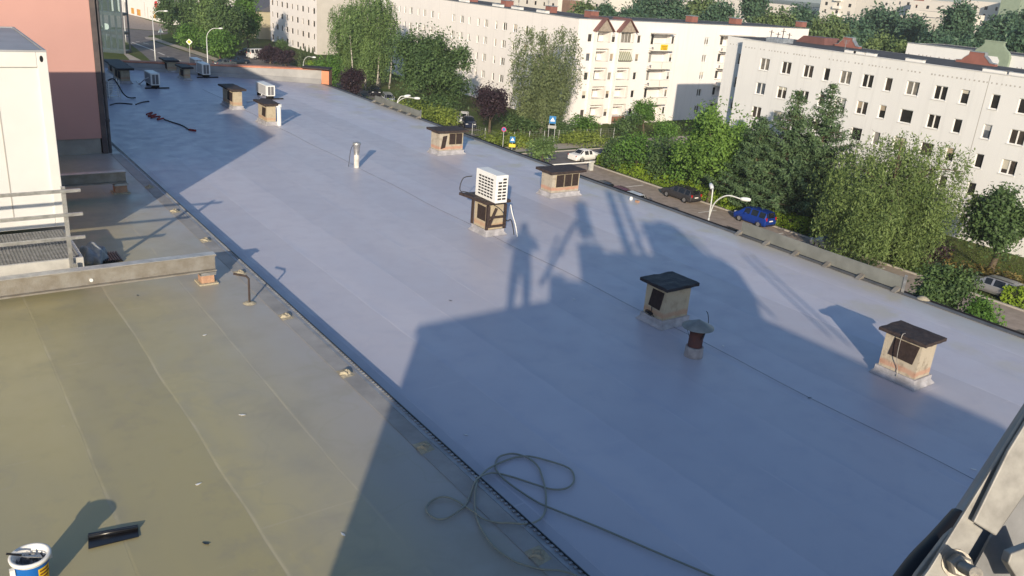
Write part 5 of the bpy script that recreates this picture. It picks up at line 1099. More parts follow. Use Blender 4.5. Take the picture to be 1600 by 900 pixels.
def pine(label, X, Y, top, r, spires, gz=GZ, m=None, n_w=15):
    t = thing('pine_tree', label, 'tree', (X, Y, gz)); cl = Cloud(); b = MB()
    for dx, dy, hf, rf in spires:
        tp = gz+(top-gz)*hf; x, y = X+dx, Y+dy; b.tube([(x, y, gz), (x, y, gz+(tp-gz)*.5), (x+.1, y, tp)], [.22, .15, .03], 8); P = []; N = []
        lv = 26
        for i in range(lv):
            f = i/(lv-1); z = gz+1.2+(tp-gz-1.4)*f; rr = r*rf*(1-f)**.75*(.75+.5*rng.random())+.25
            for k_ in range(8 if f < .85 else 5):
                a = rng.uniform(0, 2*math.pi); s_ = max(5, int(rr*6)); tt = np.linspace(.15, 1, s_)[:, None]; d = np.array([math.cos(a), math.sin(a), .0])
                q = np.array([x, y, z])+d*rr*tt+np.array([0, 0, 1])*(.42*rr*tt**2-.16*rr*tt); q = np.repeat(q, 6, 0)+rng.normal(size=(s_*6, 3))*np.array([.17, .17, .12]); P.append(q); N.append(np.tile(d+np.array([0, 0, 1.2]), (len(q), 1)))
                if k_ % 3 == 0: b.tube([(x, y, z), tuple(np.array([x, y, z])+d*rr*.9+np.array([0, 0, .2*rr]))], [.05, .015], 5)
        cl.leaves(np.concatenate(P), .34, np.concatenate(N), .9, .34)
    b.build('trunk', M_bark, t, smooth=True); cl.build('crown', m or L_pine, t, (X, Y, gz)); return t
def cone(label, X, Y, top, r, m, name='cypress', n=1500, size=.3, gz=GZ, p=.8, group=None):
    t = thing(name, label, 'tree', (X, Y, gz), group); cl = Cloud(); f = rng.uniform(0, 1, n)**1.3; a = rng.uniform(0, 2*math.pi, n); rr = r*np.minimum(1, (1-f)**p*1.15)*(.86+.2*np.sin(a*5+f*20)*.5)*rng.uniform(.8, 1.05, n)
    c = np.stack([X+np.cos(a)*rr, Y+np.sin(a)*rr, gz+.15+(top-gz)*f], 1); cl.leaves(c, size, np.stack([np.cos(a), np.sin(a), .5+0*a], 1), .55, .5)
    trunk(t, (X, Y, gz), (top-gz)*.8, .12, M_bark); cl.build('crown', m, t, (X, Y, gz)); return t
def bush(label, X, Y, rx, ry, h, m, n=900, size=.3, k=8, gz=GZ, name='bush', group=None, cat='bush'):
    t = thing(name, label, cat, (X, Y, gz), group); cl = Cloud(); cc = np.stack([X+rng.uniform(-.65, .65, k)*rx, Y+rng.uniform(-.65, .65, k)*ry, gz+h*rng.uniform(.3, .62, k)], 1); rr = np.stack([rx*rng.uniform(.35, .55, k), ry*rng.uniform(.35, .55, k), h*rng.uniform(.3, .42, k)], 1)
    fill(cl, cc, rr, n, size); b = MB()
    for i in range(min(6, k)): b.tube([(X+rng.normal()*.15, Y+rng.normal()*.15, gz), tuple(cc[i])], [.05, .02], 5)
    b.build('stems', M_bark, t); cl.build('foliage', m, t, (X, Y, gz)); return t
def hedge(label, x0, x1, y0, y1, h, m, n=2500, size=.26, gz=GZ, wav=.12):
    t = thing('hedge', label, 'hedge', ((x0+x1)/2, (y0+y1)/2, gz)); cl = Cloud(); x = rng.uniform(x0, x1, n); y = rng.uniform(y0, y1, n); top = h*(1+wav*np.sin(y*1.9+1)*np.sin(y*.83)+wav*.6*np.sin(x*3+y)); side = rng.random(n) < .5
    z = np.where(side, rng.uniform(.05, 1, n)*top, top*rng.uniform(.86, 1.08, n)); ax = rng.random(n) < .75; w_ = rng.uniform(-.12, .12, n)
    x = np.where(side & ax, np.where(rng.random(n) < .75, x0, x1)+w_, x); y = np.where(side & ~ax, np.where(rng.random(n) < .6, y0, y1)+w_, y)
    N = np.stack([np.where(side & ax, np.sign(x-(x0+x1)/2), 0), np.where(side & ~ax, np.sign(y-(y0+y1)/2), 0), np.where(side, .5, 1.2)], 1); cl.leaves(np.stack([x, y, gz+z], 1), size, N, .7, .6)
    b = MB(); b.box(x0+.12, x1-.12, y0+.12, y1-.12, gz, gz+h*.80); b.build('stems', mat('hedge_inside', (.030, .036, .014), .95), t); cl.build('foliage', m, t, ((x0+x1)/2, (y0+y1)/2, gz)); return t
def at(px, py): g = G(px, py, GZ); return g.x, g.y
def T(fn, label, px, py, pt, wpx, *a, **k):   # tree standing at ground pixel, reaching up to pixel row pt, crown wpx wide
    x, y = at(px, py); top = hgt(x, y, pt); return fn(label, x, y, top, pxsize(x, y, (top+GZ)/2, wpx)/2, *a, **k)
# foreground row, right to left
X, Y = at(1548, 428)
broad('dark green maple with a bare pale trunk by the lawn at the right edge', X, Y, hgt(X, Y, 286), pxsize(X, Y, -10, 118)/2, L_dark, 5200, .40, 'maple_tree', 20, bot=hgt(X, Y, 402), trunk_r=.30)
X, Y = at(1366, 405)
drooping('broad pale-green willow in front of the right block', X, Y, hgt(X, Y, 204), pxsize(X, Y, -10, 196)/2, L_willow, 'willow_tree', 2300, 2.4, .31, bot=GZ+1.6, bark=M_bark, peaks=[(0, 0, 1.0), (-3.6, 1.5, .80), (3.0, -2.2, .93), (.5, -2.5, .62), (4.2, 1.2, .72), (-4.6, -1.5, .58), (1.5, 2, .9)], tr=.3, wide=1.12)
T(pine, 'dark pine with twin spires beside the willow', 1236, 345, 130, 142, [(1.0, -1.0, 1., 1.), (-.9, 1.3, .93, .95), (-2.6, 3.6, .72, .85), (.2, -.2, .62, 1.2)])
T(broad, 'bright green linden at the left end of the right block', 1106, 316, 155, 132, L_lin, 6500, .42, 'linden_tree', 24, bot=GZ+.8)
X, Y = at(1172, 300); broad('darker linden half hidden behind the bright one beside the pine', X, Y+3, hgt(X, Y, 188), 4.0, L_mid, 3500, .42, 'linden_tree', 16, bot=GZ+.8)
# the row of tall shrubs behind the hedge
for i, (lb, px, py, pt, wd, m_) in enumerate((('round dark shrub at the barrier end of the shrub row', 950, 268, 208, 62, L_dark), ('mid-green shrub, second from the barrier in the shrub row', 985, 278, 205, 70, L_mid), ('dark shrub below the small slim tree in the shrub row', 1020, 287, 212, 70, L_dark), ('mid-green shrub left of the bright linden in the shrub row', 1055, 300, 218, 62, L_mid), ('dark low shrub under the pine', 1215, 340, 292, 80, L_dark), ('dark low shrub between pine and willow', 1272, 350, 300, 70, L_dark))):
    x, y = at(px, py); x += 1.2; bush(lb, x, y, pxsize(x, y, -12, wd)/2, pxsize(x, y, -12, wd)/2, max(1.5, hgt(x, y, pt)-GZ), m_, 2600, .36, 12, group='tall shrubs behind the hedge')
hedge('lime-green clipped hedge from the barrier to the grey estate car', 68.5, 70.0, 57.5, 76.5, 1.25, L_lime, 6500)
hedge('bright green hedge between the grey estate car and the blue car', 68.5, 70.0, 46.2, 57.2, 1.3, L_lime, 4500)
hedge('mid-green hedge between the blue car and the willow', 68.6, 70.2, 38.5, 45.6, 1.5, L_mid, 3200)
hedge('lime-green hedge at the right picture edge past the silver car', 68.4, 69.8, 18, 27.5, 1.25, L_lime, 3000)
bush('reddish brown low shrubs under the maple behind the silver car', 72.2, 31, 1.3, 4.5, 1.2, L_russet, 1600, .3, 10)
bush('dark bush at the foot of the willow by the paving', *at(1450, 412), 1.6, 1.6, 2.2, L_purple, 900)
# tree close below the eave
x, y = 54, 25.6
broad('dark glossy tree rising just beyond the eave in front of the silver car', x, y, hgt(x, y, 412), pxsize(x, y, -10, 78)/2, L_dark, 4200, .30, 'leafy_tree', 18, bot=GZ+1, squash=1.25)
x, y = 54, 22.3
broad('smaller bright-tipped tree beyond the eave, right of the dark glossy one', x, y, hgt(x, y, 472), pxsize(x, y, -10, 56)/2, L_mid, 3800, .28, 'leafy_tree', 14, bot=GZ+1, squash=1.2)
# around the sign plot
T(drooping, 'grey-green twin-topped birch in front of the central block', 846, 208, 40, 104, L_birchg, 'birch_tree', 1050, 2.2, .40, bot=GZ+1.8, peaks=[(-1.6, 1.8, .97), (1.6, -.8, 1.), (0, 0, .7)], tr=.2)
T(broad, 'slim small tree before the balconies of the central block', 1003, 212, 158, 58, L_mid, 1500, .36, 'leafy_tree', 10, bot=GZ+1.5)
for lb, px, py, pt, wd, m_ in (('round green bush left of the slim tree by the balconies', 918, 212, 180, 52, L_mid), ('dark round bush at the foot of the balconies', 975, 214, 176, 50, L_dark), ('pale bush right of the slim tree by the balconies', 1040, 222, 186, 44, L_mid), ('small dense bush standing at the eave line by the barrier', 846, 256, 214, 44, L_birch), ('dark bushes under the grey-green birch', 815, 208, 180, 60, L_dark), ('bush behind the blue sign', 880, 216, 190, 44, L_dark)):
    x, y = at(px, py); bush(lb, x, y, pxsize(x, y, -13, wd)/2, pxsize(x, y, -13, wd)/2, max(1.0, hgt(x, y, pt)-GZ), m_, 1700, .34, 10)
T(broad, 'dark purple plum tree behind the parked white car', 765, 208, 128, 66, L_purple, 2600, .38, 'plum_tree', 14, bot=GZ+1.8)
T(broad, 'big dark broad tree in front of the central block', 668, 184, 38, 132, L_dark, 13000, .46, 'leafy_tree', 40, bot=GZ+1.2, trunk_r=.4, shell=.5)
bush('dark lower skirt of shrubs under the big broad tree', *at(672, 190), 5, 4, 4.5, L_dark, 3000, .4, 14)
for lb, px, py, wd, h, m_ in (('yellow-green shrub row by the far eave screen, left part', 640, 196, 70, 3.6, L_yel), ('yellow-green shrub row by the far eave screen, right part', 688, 206, 62, 3.4, L_yel), ('low yellow-green shrubs right of the parked white car', 790, 226, 60, 1.3, L_yel), ('low yellow-green weeds along the wire fence', 905, 222, 90, 1.2, L_yel)):
    x, y = at(px, py); bush(lb, x, y, pxsize(x, y, -14, wd)/2.0, pxsize(x, y, -14, wd)/1.6, h, m_, 2600, .32, 14)
for i, (lb, px, py, pt, wd, st) in enumerate((('tall drooping birch at the left of the birch group', 545, 132, 8, 62, 2), ('tallest drooping birch with white stems in the birch group', 572, 140, -14, 74, 3), ('drooping birch at the right of the birch group', 592, 138, -4, 60, 2))):
    T(drooping, lb, px, py, pt, wd, L_birch, 'birch_tree', 520, 3.2, .42, bot=GZ+3.5, stems=st, tr=.2, group='birches left of the big broad tree')
T(broad, 'dark purple tree under the birches', 548, 158, 108, 44, L_purple, 1700, .38, 'plum_tree', 10, bot=GZ+1)
x, y = at(512, 150); broad('fresh green bushy tree at the corner of the end parapet', x, y, hgt(x, y, 82), pxsize(x, y, -11, 52)/2, L_mid, 2600, .36, 'leafy_tree', 14, bot=GZ+.5)
x, y = at(488, 112); broad('small lime bush beside the curved lamp', x, y, hgt(x, y, 96), 1.4, L_lime, 500, .3, 'leafy_tree', 6, bot=GZ+.5)
for i, (lb, px) in enumerate((('leftmost dark cypress by the tall cream block, biggest', 470), ('second dark cypress by the tall cream block', 477), ('third dark cypress by the tall cream block', 483), ('rightmost dark cypress by the tall cream block', 489))):
    x, y = at(px, 106); cone(lb, x, y, hgt(x, y, 74-(1-i) if i else 74), pxsize(x, y, -13, 9 if i else 13)/2, L_cyp, n=900, group='cypresses by the cream block')
x, y = at(441, 82); broad('rounded thuja before the tall cream block', x, y, hgt(x, y, 60), pxsize(x, y, -13, 19)/2, L_dark, 1100, .4, 'thuja', 9, bot=GZ+.3)
for lb, px, py, pt, wd in (('dark purple tree by the white van', 422, 100, 72, 40), ('dark purple tree right of the white van', 446, 104, 80, 44)):
    T(broad, lb, px, py, pt, wd, L_purple, 1600, .42, 'plum_tree', 12, bot=GZ+.5)
# tree mass by the curved road, upper left
for lb, px, py, pt, wd, m_ in (('dark tree nearest the supermarket sign', 268, 54, -8, 50, L_dark), ('tall dark tree behind the curved road, second from the supermarket', 297, 66, -24, 62, L_dark), ('olive tree above the yellow diamond sign', 330, 80, -22, 64, L_birch), ('dark tree right of the single-arm road lamp', 362, 92, -16, 60, L_dark), ('tall green tree left of the beige building', 388, 82, -18, 44, L_mid), ('low green thicket behind the yellow diamond sign', 300, 78, 40, 50, L_mid), ('low green thicket right of the yellow diamond sign', 345, 95, 48, 56, L_mid)):
    T(broad, lb, px, py, pt, wd, m_, 3600, .60, 'leafy_tree', 18, bot=GZ+.6, shell=.5)
# trees behind the blocks
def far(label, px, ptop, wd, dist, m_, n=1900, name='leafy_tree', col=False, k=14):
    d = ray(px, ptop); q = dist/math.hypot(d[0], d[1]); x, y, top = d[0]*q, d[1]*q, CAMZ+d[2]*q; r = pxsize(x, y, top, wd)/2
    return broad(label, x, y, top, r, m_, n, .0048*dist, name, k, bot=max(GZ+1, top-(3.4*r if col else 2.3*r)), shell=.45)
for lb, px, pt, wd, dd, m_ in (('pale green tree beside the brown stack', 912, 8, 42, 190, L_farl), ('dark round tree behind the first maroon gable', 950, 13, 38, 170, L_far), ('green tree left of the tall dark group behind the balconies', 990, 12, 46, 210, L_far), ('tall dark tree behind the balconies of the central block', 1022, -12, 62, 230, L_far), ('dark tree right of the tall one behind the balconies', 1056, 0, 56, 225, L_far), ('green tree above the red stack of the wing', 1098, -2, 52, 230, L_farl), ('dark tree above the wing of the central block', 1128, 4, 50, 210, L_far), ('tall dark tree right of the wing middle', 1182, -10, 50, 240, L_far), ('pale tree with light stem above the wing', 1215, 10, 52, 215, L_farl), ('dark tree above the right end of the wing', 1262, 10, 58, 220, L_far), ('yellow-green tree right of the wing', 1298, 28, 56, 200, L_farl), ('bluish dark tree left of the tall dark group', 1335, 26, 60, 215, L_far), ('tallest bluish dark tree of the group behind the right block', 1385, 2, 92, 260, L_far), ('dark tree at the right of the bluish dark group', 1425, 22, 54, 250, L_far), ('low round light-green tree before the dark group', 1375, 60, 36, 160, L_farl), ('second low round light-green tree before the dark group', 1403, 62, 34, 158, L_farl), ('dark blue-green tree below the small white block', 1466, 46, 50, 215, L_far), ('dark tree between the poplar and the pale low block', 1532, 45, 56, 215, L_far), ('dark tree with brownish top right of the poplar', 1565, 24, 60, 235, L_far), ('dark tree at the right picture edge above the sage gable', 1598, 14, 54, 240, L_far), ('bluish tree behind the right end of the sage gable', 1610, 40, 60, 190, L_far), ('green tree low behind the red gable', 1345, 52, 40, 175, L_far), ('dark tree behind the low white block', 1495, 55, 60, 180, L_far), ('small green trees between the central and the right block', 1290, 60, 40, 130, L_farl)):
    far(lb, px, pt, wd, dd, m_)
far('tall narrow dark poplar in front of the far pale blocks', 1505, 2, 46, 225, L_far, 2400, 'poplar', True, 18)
x, y = at(1560, 130); broad('sparse tree at the right end of the right block roof', 100, 36, hgt(100, 36, 96), 3.2, L_dark, 900, .4, 'leafy_tree', 8)
# far wood band on the horizon so the streets end in green
cl = Cloud(); n = 9000; a = np.radians(rng.uniform(-5, 80, n)); rr = rng.uniform(500, 640, n); cl.leaves(np.stack([np.sin(a)*rr, np.cos(a)*rr, GZ+rng.uniform(0, 1, n)**.8*(11+4*np.sin(a*40)+3*np.sin(a*97))], 1), 5.5, None, 1, .8)
wo = thing('distant_wood', None, None, (200, 400, GZ)); wo['kind'] = 'stuff'; cl.build('foliage', L_far, wo, (200, 400, GZ))
# ------------------------------------------------------------------ cars
def car(name, label, px, py, ang, L_=4.3, W=1.74, Hc=1.46, style='estate', paint=(.1, .1, .1), z=GZ+.016, group='parked cars', metal=.3, xy=None):
    x, y = xy or at(px, py)
    t = thing(name, label, 'car' if style != 'van' else 'van', (0, 0, 0), group)
    pm = mat('car_paint', paint, .3, metal, .5)
    bl = .56*Hc+.06; hl = L_/2
    if style == 'sedan': st = [(-hl, .62*Hc, 0, 0), (-hl+.12, .66*Hc, 0, 0), (-hl+.75, .68*Hc, 1, 0), (-hl+1.35, .97*Hc, 0, 1), (-hl+2.05, Hc, 0, 2), (-hl+2.15, Hc, 0, 1), (hl-1.85, .96*Hc, 1, 0), (hl-1.15, .68*Hc, 0, 0), (hl-.15, .58*Hc, 0, 0), (hl, .46*Hc, 0, 0)]
    elif style == 'estate': st = [(-hl, .60*Hc, 0, 0), (-hl+.05, .66*Hc, 1, 0), (-hl+.35, .96*Hc, 0, 1), (-hl+.95, Hc, 0, 2), (-hl+1.05, Hc, 0, 1), (-hl+1.95, Hc, 0, 2), (-hl+2.05, Hc, 0, 1), (hl-1.75, .97*Hc, 1, 0), (hl-1.05, .68*Hc, 0, 0), (hl-.15, .57*Hc, 0, 0), (hl, .46*Hc, 0, 0)]
    else: st = [(-hl, .60*Hc, 0, 0), (-hl+.03, .62*Hc, 1, 0), (-hl+.18, .97*Hc, 0, 1), (-hl+.95, Hc, 0, 2), (-hl+1.05, Hc, 0, 1), (-hl+1.9, Hc, 0, 2), (-hl+2.0, Hc, 0, 1), (hl-1.25, .95*Hc, 1, 0), (hl-.55, .60*Hc, 0, 0), (hl-.12, .52*Hc, 0, 0), (hl, .42*Hc, 0, 0)]
    w2 = W/2; ring = []
    for i, (xx, zr, _, _) in enumerate(st):
        end = .90 if i in (0, len(st)-1) else .97 if i in (1, len(st)-2) else 1.
        cab = zr > .75*Hc; be = min(bl, zr-.05) if not cab else bl; rw = w2*.72 if cab else w2*.88*end
        ring.append([(xx, s*a, zz) for s, a, zz in ((-1, w2*.86*end, .22), (-1, w2*.98*end, .42), (-1, w2*end, .60), (-1, w2*.97*end, be), (-1, rw, zr-.05), (-1, rw*.72, zr), (1, rw*.72, zr), (1, rw, zr-.05), (1, w2*.97*end, be), (1, w2*end, .60), (1, w2*.98*end, .42), (1, w2*.86*end, .22))])
    body = MB(); gl = MB(); n = 12
    body.add([p for r_ in ring for p in r_], []); gq = []
    def quad_at(i, k): return [ring[i][k], ring[i+1][k], ring[i+1][k+1], ring[i][k+1]]
    for i in range(len(st)-1):
        for k in range(n-1):
            body.f.append((i*n+k, (i+1)*n+k, (i+1)*n+k+1, i*n+k+1)); body.mi.append(0)
            glass = (st[i][2] and 4 <= k <= 6) or (st[i][3] == 1 and k in (3, 7))
            if glass: gq.append(quad_at(i, k))
        body.f.append((i*n, i*n+n-1, (i+1)*n+n-1, (i+1)*n)); body.mi.append(0)
    body.f.append(tuple(range(n))); body.mi.append(0); body.f.append(tuple((len(st)-1)*n+k for k in range(n))[::-1]); body.mi.append(0)
    body.build('body', pm, t, smooth=False, bevel=.025)
    for q in gq:
        q = [Vector(p) for p in q]; c = sum(q, Vector())/4; nn = (q[1]-q[0]).cross(q[3]-q[0]).normalized(); nn = nn if nn.dot(c-Vector((c.x*.6, 0, .5))) > 0 else -nn
        q = [c+(p-c)*.90+nn*.012 for p in q]; g = MB(); g.quad(*q); g.build('window', M_carglass, t)
    for sx in (-1, 1):
        for sy in (-1, 1):
            cx = sx*(L_*.305)-(.05 if sx > 0 else -.03); cy = sy*(w2-.10); wh = MB()
            wh.lathe([(.0, -.09), (.24, -.10), (.31, -.08), (.32, 0), (.31, .08), (.24, .10), (.20, .085)], (cx, cy, .318), 18, (0, sy, 0)); wo_ = wh.build('wheel', M_tyre, t, smooth=True)
            rm = MB(); rm.lathe([(0, .094), (.20, .094), (.205, .105)], (cx, cy, .318), 14, (0, sy, 0)); rm.build('rim', M_rim, wo_)
            ar = MB(); ar.lathe([(.325, .112), (.39, .112)], (cx, sy*(w2-.115), .318), 20, (0, sy, 0)); ar.build('wheel_arch', M_blackfoil, t)
    for sy in (-1, 1):
        b = MB(); b.box(hl-.16, hl-.02, sy*w2*.62-.16, sy*w2*.62+.16, .43*Hc, .52*Hc); b.build('headlight', mat('headlight', (.75, .77, .8), .15, 0, .6), t)
        b = MB(); b.box(-hl-.012, -hl+.10, sy*w2*.80-.08, sy*w2*.80+.08, .50*Hc, .68*Hc if style != 'sedan' else .60*Hc); b.build('tail_light', mat('tail_light', (.42, .012, .012), .25), t)
        b = MB(); b.box(hl-1.62, hl-1.48, sy*(w2+.09)-.09, sy*(w2+.09)+.09, bl-.02, bl+.11); b.build('mirror', pm, t)
    b = MB(); b.box(-hl-.014, -hl+.02, -.26, .26, .42*Hc, .42*Hc+.11); b.build('number_plate', M_frame, t)
    b = MB(); b.box(-hl-.03, -hl+.12, -w2*.84, w2*.84, .27, .40); b.box(hl-.10, hl+.03, -w2*.80, w2*.80, .25, .38); b.build('bumper', M_dark if style != 'sedan' else pm, t)
    if style == 'estate':
        for s in (-1, 1): b = MB(); b.bar((-hl+.6, s*w2*.60, Hc+.015), (hl-2.0, s*w2*.60, Hc+.015), .035); b.build('roof_rail', M_dark, t)
    t.location = (x, y, z); t.rotation_euler = (0, 0, ang); return t
N_ = math.pi/2
car('parked_car', 'dark grey estate car parked along the lime hedge', 1063, 311, N_, 4.4, style='estate', paint=(.075, .072, .078), metal=.5)
car('parked_car', 'bright blue compact van-like car parked beside the hedge near the double lamp', 1177, 349, N_, 4.0, 1.7, 1.62, 'mpv', (.008, .045, .30))
car('parked_car', 'silver estate car parked under the maple at the right', 1549, 459, N_, 4.4, style='estate', paint=(.42, .42, .44), metal=.6)
car('parked_car', 'pale grey car mostly hidden under the willow', 1302, 393, N_, 4.2, style='mpv', paint=(.35, .37, .40), metal=.5)
car('parked_car', 'white saloon car on the road by the white barrier', 914, 250.5, .06, 4.5, 1.78, 1.42, 'sedan', (.78, .78, .77), group=None, metal=0)
for lb, px, py, pa in (('dark red car with only its roof above the eave, by the drain funnel', 962, 297, (.17, .02, .02)), ('black car with only its roof above the eave, left of the dark red one', 936, 288, (.02, .02, .025)), ('white car with only its roof above the eave, right of the dark red one', 984, 305, (.7, .7, .69))):
    g = G(px, py, GZ+1.0); car('parked_car', lb, 0, 0, N_, 3.9, 1.7, 1.42, 'estate', pa, xy=(g.x, g.y))
g = G(1131, 361, GZ+1.1); car('parked_car', 'black car with only its roof above the eave, right of the double lamp', 0, 0, N_, 4.4, 1.75, 1.45, 'estate', (.012, .012, .013), xy=(g.x, g.y))
g = G(1596, 527, GZ+1.1); car('parked_car', 'dark car just showing over the eave at the right picture edge', 0, 0, N_, 4.3, 1.75, 1.45, 'estate', (.05, .05, .055), xy=(g.x, g.y))
car('parked_car', 'white estate car standing behind the dark blue one by the plum tree', 724, 192, -2.2, 4.4, style='estate', paint=(.75, .75, .75), metal=0)
car('parked_car', 'dark blue saloon with lit front by the plum tree', 732, 198, -2.0, 4.3, style='sedan', paint=(.012, .018, .05))
car('parked_car', 'dark blue car half hidden by the plum tree hedge, farther back', 706, 186, -2.2, 4.2, style='sedan', paint=(.015, .02, .045))
car('parked_car', 'black car parked under the birches', 585, 148, -1.9, 4.4, style='sedan', paint=(.015, .016, .022))
car('parked_car', 'silver car behind the yellow-green shrubs under the big broad tree', 606, 160, -1.9, 4.2, style='mpv', paint=(.45, .46, .48), metal=.5)
car('parked_van', 'white van by the dark purple trees at the upper left', 405, 92, .2, 5.0, 1.95, 2.1, 'van', (.74, .74, .73), metal=0)
for lb, px, py, pa in (('dark car beside the white van, upper left', 388, 86, (.02, .022, .028)), ('dark blue car in the car park behind the end parapet', 372, 100, (.02, .04, .07)), ('grey car in the car park behind the end parapet', 352, 104, (.10, .12, .13))):
    car('parked_car', lb, px, py, .3, 4.3, style='sedan', paint=pa)
# ------------------------------------------------------------------ lamps, signs, barrier, fence
def lamp(name, label, X, Y, pt, arms, r=.075, gz=GZ, curve=1.2, head=.75, group='street lamps'):
    h = hgt(X, Y, pt); t = thing(name, label, 'street lamp', (X, Y, gz), group); b = MB(); b.tube([(X, Y, gz), (X, Y, gz+1.2), (X, Y, h-curve)], [r*1.25, r*1.2, r*.85], 10); b.build('pole', M_pole, t, smooth=True)
    for dx, dy, dz in arms:
        e = Vector((X+dx, Y+dy, h+dz)); s_ = Vector((X, Y, h-curve)); b = MB(); b.tube(spline([s_, s_+Vector((dx*.12, dy*.12, curve*.6)), s_+Vector((dx*.5, dy*.5, curve+dz*.6)), e], 6), r*.7, 8); a_ = b.build('arm', M_pole, t, smooth=True)
        d = Vector((dx, dy, .12)).normalized(); b = MB(); b.lathe([(0, 0), (.09, .02), (.14, .2), (.15, head*.6), (.10, head*.95), (0, head)], e-d*.05, 14, d); b.build('lamp_head', M_lampw, a_, smooth=True)
lamp('street_lamp', 'double-headed white street lamp over the blue car beyond the eave', 46, 38.85, 300, [(.25, .35, .15), (1.0, -1.7, -.15)], curve=1.9)
g = onX(620, 160, 46); lamp('street_lamp', 'double-headed white street lamp by the big broad tree', 46, g.y, 152, [(.8, -.3, .15), (1.3, -1.7, .15)], curve=1.0)
x, y = 58, onX(474, 100, 58).y; lamp('street_lamp', 'curved single-arm lamp above the end parapet near the cypresses', x, y, 88, [(1.0, -1.6, .05)], curve=1.3)
x, y = at(325, 104); lamp('street_lamp', 'tall single-arm road lamp above the air units by the parapet', x, y, 46, [(2.2, -.6, .3)], r=.09, curve=1.6)
x, y = at(243, 96); lamp('street_lamp', 'tall lamp post in the middle of the curved road before the supermarket', x, y, 18, [(2.0, -.6, .2)], r=.09)
x, y = at(197, 66); lamp('street_lamp', 'tall lamp post beside the glass stair tower', x, y, -6, [(2.0, -.6, .2)], r=.09)
def sign(label, px, py, h, shape, m, m2=None, posts=1, group=None, sz=.6, face=(-.6, -.8)):
    x, y = at(px, py); t = thing('road_sign', label, 'sign', (x, y, GZ), group); n_ = Vector((*face, 0)).normalized(); u = Vector((-n_.y, n_.x, 0)); b = MB()
    for i in range(posts): o = Vector((x, y, GZ))+u*((i-(posts-1)/2)*.8); b.tube([o, o+ZV*h], .035, 8)
    b.build('post', M_pole, t); c = Vector((x, y, GZ+h-sz*.5))+n_*.05
    def poly(s, k, off): return {'disc': [c+n_*off+u*(s*math.cos(a))+ZV*(s*math.sin(a)) for a in np.linspace(0, 2*math.pi, 21)[:-1]], 'diamond': [c+n_*off+u*s*q[0]+ZV*s*q[1] for q in ((1, 0), (0, 1), (-1, 0), (0, -1))], 'tri': [c+n_*off+u*s*q[0]+ZV*s*q[1] for q in ((.95, -.6), (0, 1.0), (-.95, -.6))], 'square': [c+n_*off+u*s*q[0]+ZV*s*q[1] for q in ((.8, -.9), (.8, .9), (-.8, .9), (-.8, -.9))]}[k]
    b = MB(); b.prism(poly(sz, shape, 0), n_*.02); pl = b.build('plate', m, t)
    if m2: b = MB(); b.prism(poly(sz*.62, 'tri' if shape == 'square' else shape, .022), n_*.004); b.build('symbol', m2, pl)
    return t, c, u, n_
M_blue = mat('sign_blue', (.02, .17, .42), .5); M_yell = mat('sign_yellow', (.75, .55, .05), .5); M_wsign = mat('sign_white', (.8, .8, .78), .5); M_mag = mat('sign_magenta', (.50, .06, .20), .5)
t, c, u, n_ = sign('blue square board on two posts before the birch', 860, 226, 3.6, 'square', M_blue, M_wsign, 2, sz=.55)
b = MB(); b.prism([c+u*p+ZV*(q-1.15) for p, q in ((-.55, 0), (.55, 0), (.55, .4), (-.55, .4))], n_*.02); b.build('lower_plate', mat('sign_grey', (.35, .35, .33), .6), t)
sign('round pinkish-red sign on a white post by the plot fence', 785, 236, 2.9, 'disc', M_mag, M_blue, sz=.30)
t, c, u, n_ = sign('blue and white crossing sign with a yellow plate beside the fence', 799, 243, 2.2, 'square', M_blue, M_wsign, sz=.40)
b = MB(); b.prism([c+u*p+ZV*(q-.95) for p, q in ((-.4, 0), (.4, 0), (.4, .4), (-.4, .4))], n_*.02); b.build('lower_plate', M_yell, t)
sign('yellow diamond priority sign beside the curved road', 297, 92, 3.6, 'diamond', M_wsign, M_yell, sz=.62, face=(-.2, -1))
sign('white triangle sign at the road junction before the dark tree', 252, 66, 2.8, 'tri', M_wsign, M_wsign, sz=.6, face=(-.2, -1))
sign('small white sign seen through the glass stair tower', 167, 62, 3.2, 'disc', M_wsign, None, sz=.7, face=(-.2, -1))
a = G(863, 258, GZ+.95); c = G(923, 254, GZ+.95)
t = thing('barrier', 'white boom barrier across the road beside the white saloon car', 'barrier', (c.x, c.y, GZ))
b = MB(); b.bar((a.x, a.y, GZ+1.0), (c.x+.6, c.y, GZ+1.0), .12, .10); b.build('boom', M_wsign, t)
b = MB(); b.box(c.x-.1, c.x+.35, c.y-.2, c.y+.2, GZ, GZ+1.15); b.build('housing', mat('barrier_housing', (.50, .50, .47), .6, nz=.15, ns=3), t, bevel=.03)
b = MB(); b.box(a.x-.1, a.x+.05, a.y-.08, a.y+.08, GZ, GZ+.94); b.build('rest_post', M_pole, t)
t = thing('wire_fence', 'low wire mesh fence around the grass plot with the signs', 'fence', (72, 91, GZ))
P0, P1, P2 = Vector((63.5, 90.6, GZ)), Vector((83.0, 89.8, GZ)), Vector((63.5, 97, GZ)); M_fence = mat('fence_wire', (.34, .36, .30), .6, .3)
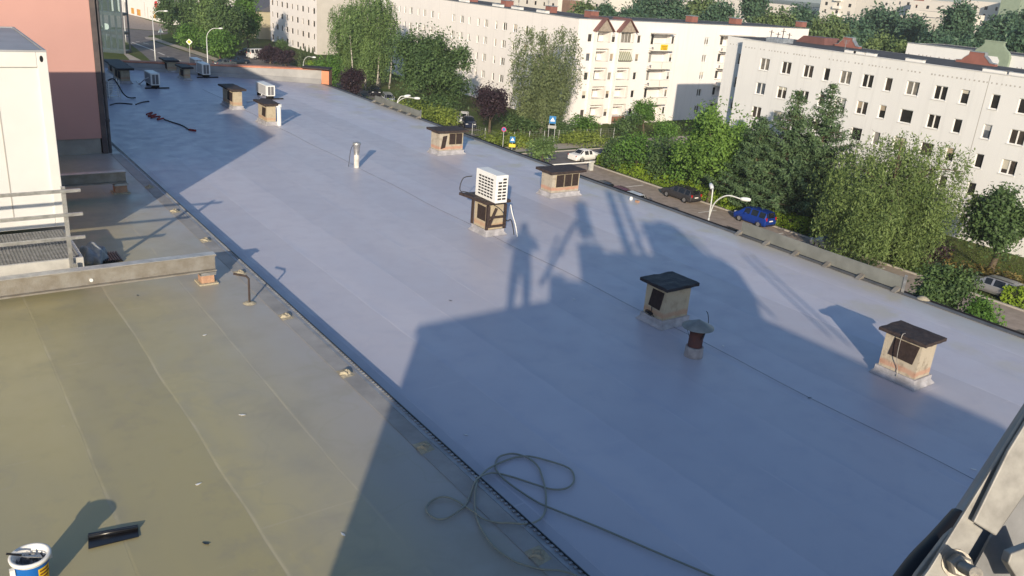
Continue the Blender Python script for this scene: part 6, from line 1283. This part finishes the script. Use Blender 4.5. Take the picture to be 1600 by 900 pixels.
for (a, c) in ((P0, P1), (P2, P0)):
    L = (c-a).length; n = int(L/2.4)
    for i in range(n+1): q = a+(c-a)*i/n; b = MB(); b.bar(q, q+ZV*1.5, .06); b.build('post', M_pole, t)
    b = MB()
    for k in range(6): b.bar(a+ZV*(.15+.25*k), c+ZV*(.15+.25*k), .012)
    for k in range(int(L/.5)): q = a+(c-a)*k*.5/L; b.bar(q+ZV*.1, q+ZV*1.42, .010)
    b.build('mesh', M_fence, t)
t = thing('trash_bin', 'blue waste bin standing between the shrubs and the big broad tree', 'bin', (*at(690, 186), GZ)); x, y = at(690, 186); b = MB(); b.box(x-.5, x+.5, y-.5, y+.5, GZ+.15, GZ+1.2); b.build('tub', M_blue, t, bevel=.05); b = MB(); b.prism([(x-.55, y-.55, GZ+1.203), (x+.55, y-.55, GZ+1.203), (x+.55, y+.55, GZ+1.3), (x-.55, y+.55, GZ+1.3)], (0, 0, .05)); b.build('lid', mat('bin_lid', (.02, .06, .16), .5), t)
# grass blades scattered where the lawn is close enough to read
cl = Cloud()
for (xa_, xb_, ya_, yb_, n) in ((68.3, 83, 5, 78, 26000), (64, 83, 88.8, 99, 14000), (59, 64, 97, 150, 5000)):
    c = np.stack([rng.uniform(xa_, xb_, n), rng.uniform(ya_, yb_, n), np.full(n, GZ+.06)], 1); cl.leaves(c, .22, np.tile([0, 0, .3], (n, 1)), 1., .3)
gr = cl.build('grass', leaf_mat('grass_blade', (.115, .16, .035), (.05, .085, .02), .3), None, (0, 0, 0)); gr['kind'] = 'stuff'
# ------------------------------------------------------------------ air: a closed box of thin even haze round the whole place
hz = MB(); hz.box(-1490, 2190, -590, 2590, GZ-1, 46); ho = hz.build('haze', bpy.data.materials.new('haze_air')); ho['kind'] = 'stuff'
hm = ho.data.materials[0]; hm.use_nodes = True; ht = hm.node_tree; ht.nodes.remove(ht.nodes['Principled BSDF'])
pv = ht.nodes.new('ShaderNodeVolumePrincipled'); pv.inputs['Color'].default_value = (.80, .88, 1, 1); pv.inputs['Density'].default_value = .00022; pv.inputs['Anisotropy'].default_value = .0
ht.links.new(pv.outputs[0], [n for n in ht.nodes if n.type == 'OUTPUT_MATERIAL'][0].inputs['Volume'])
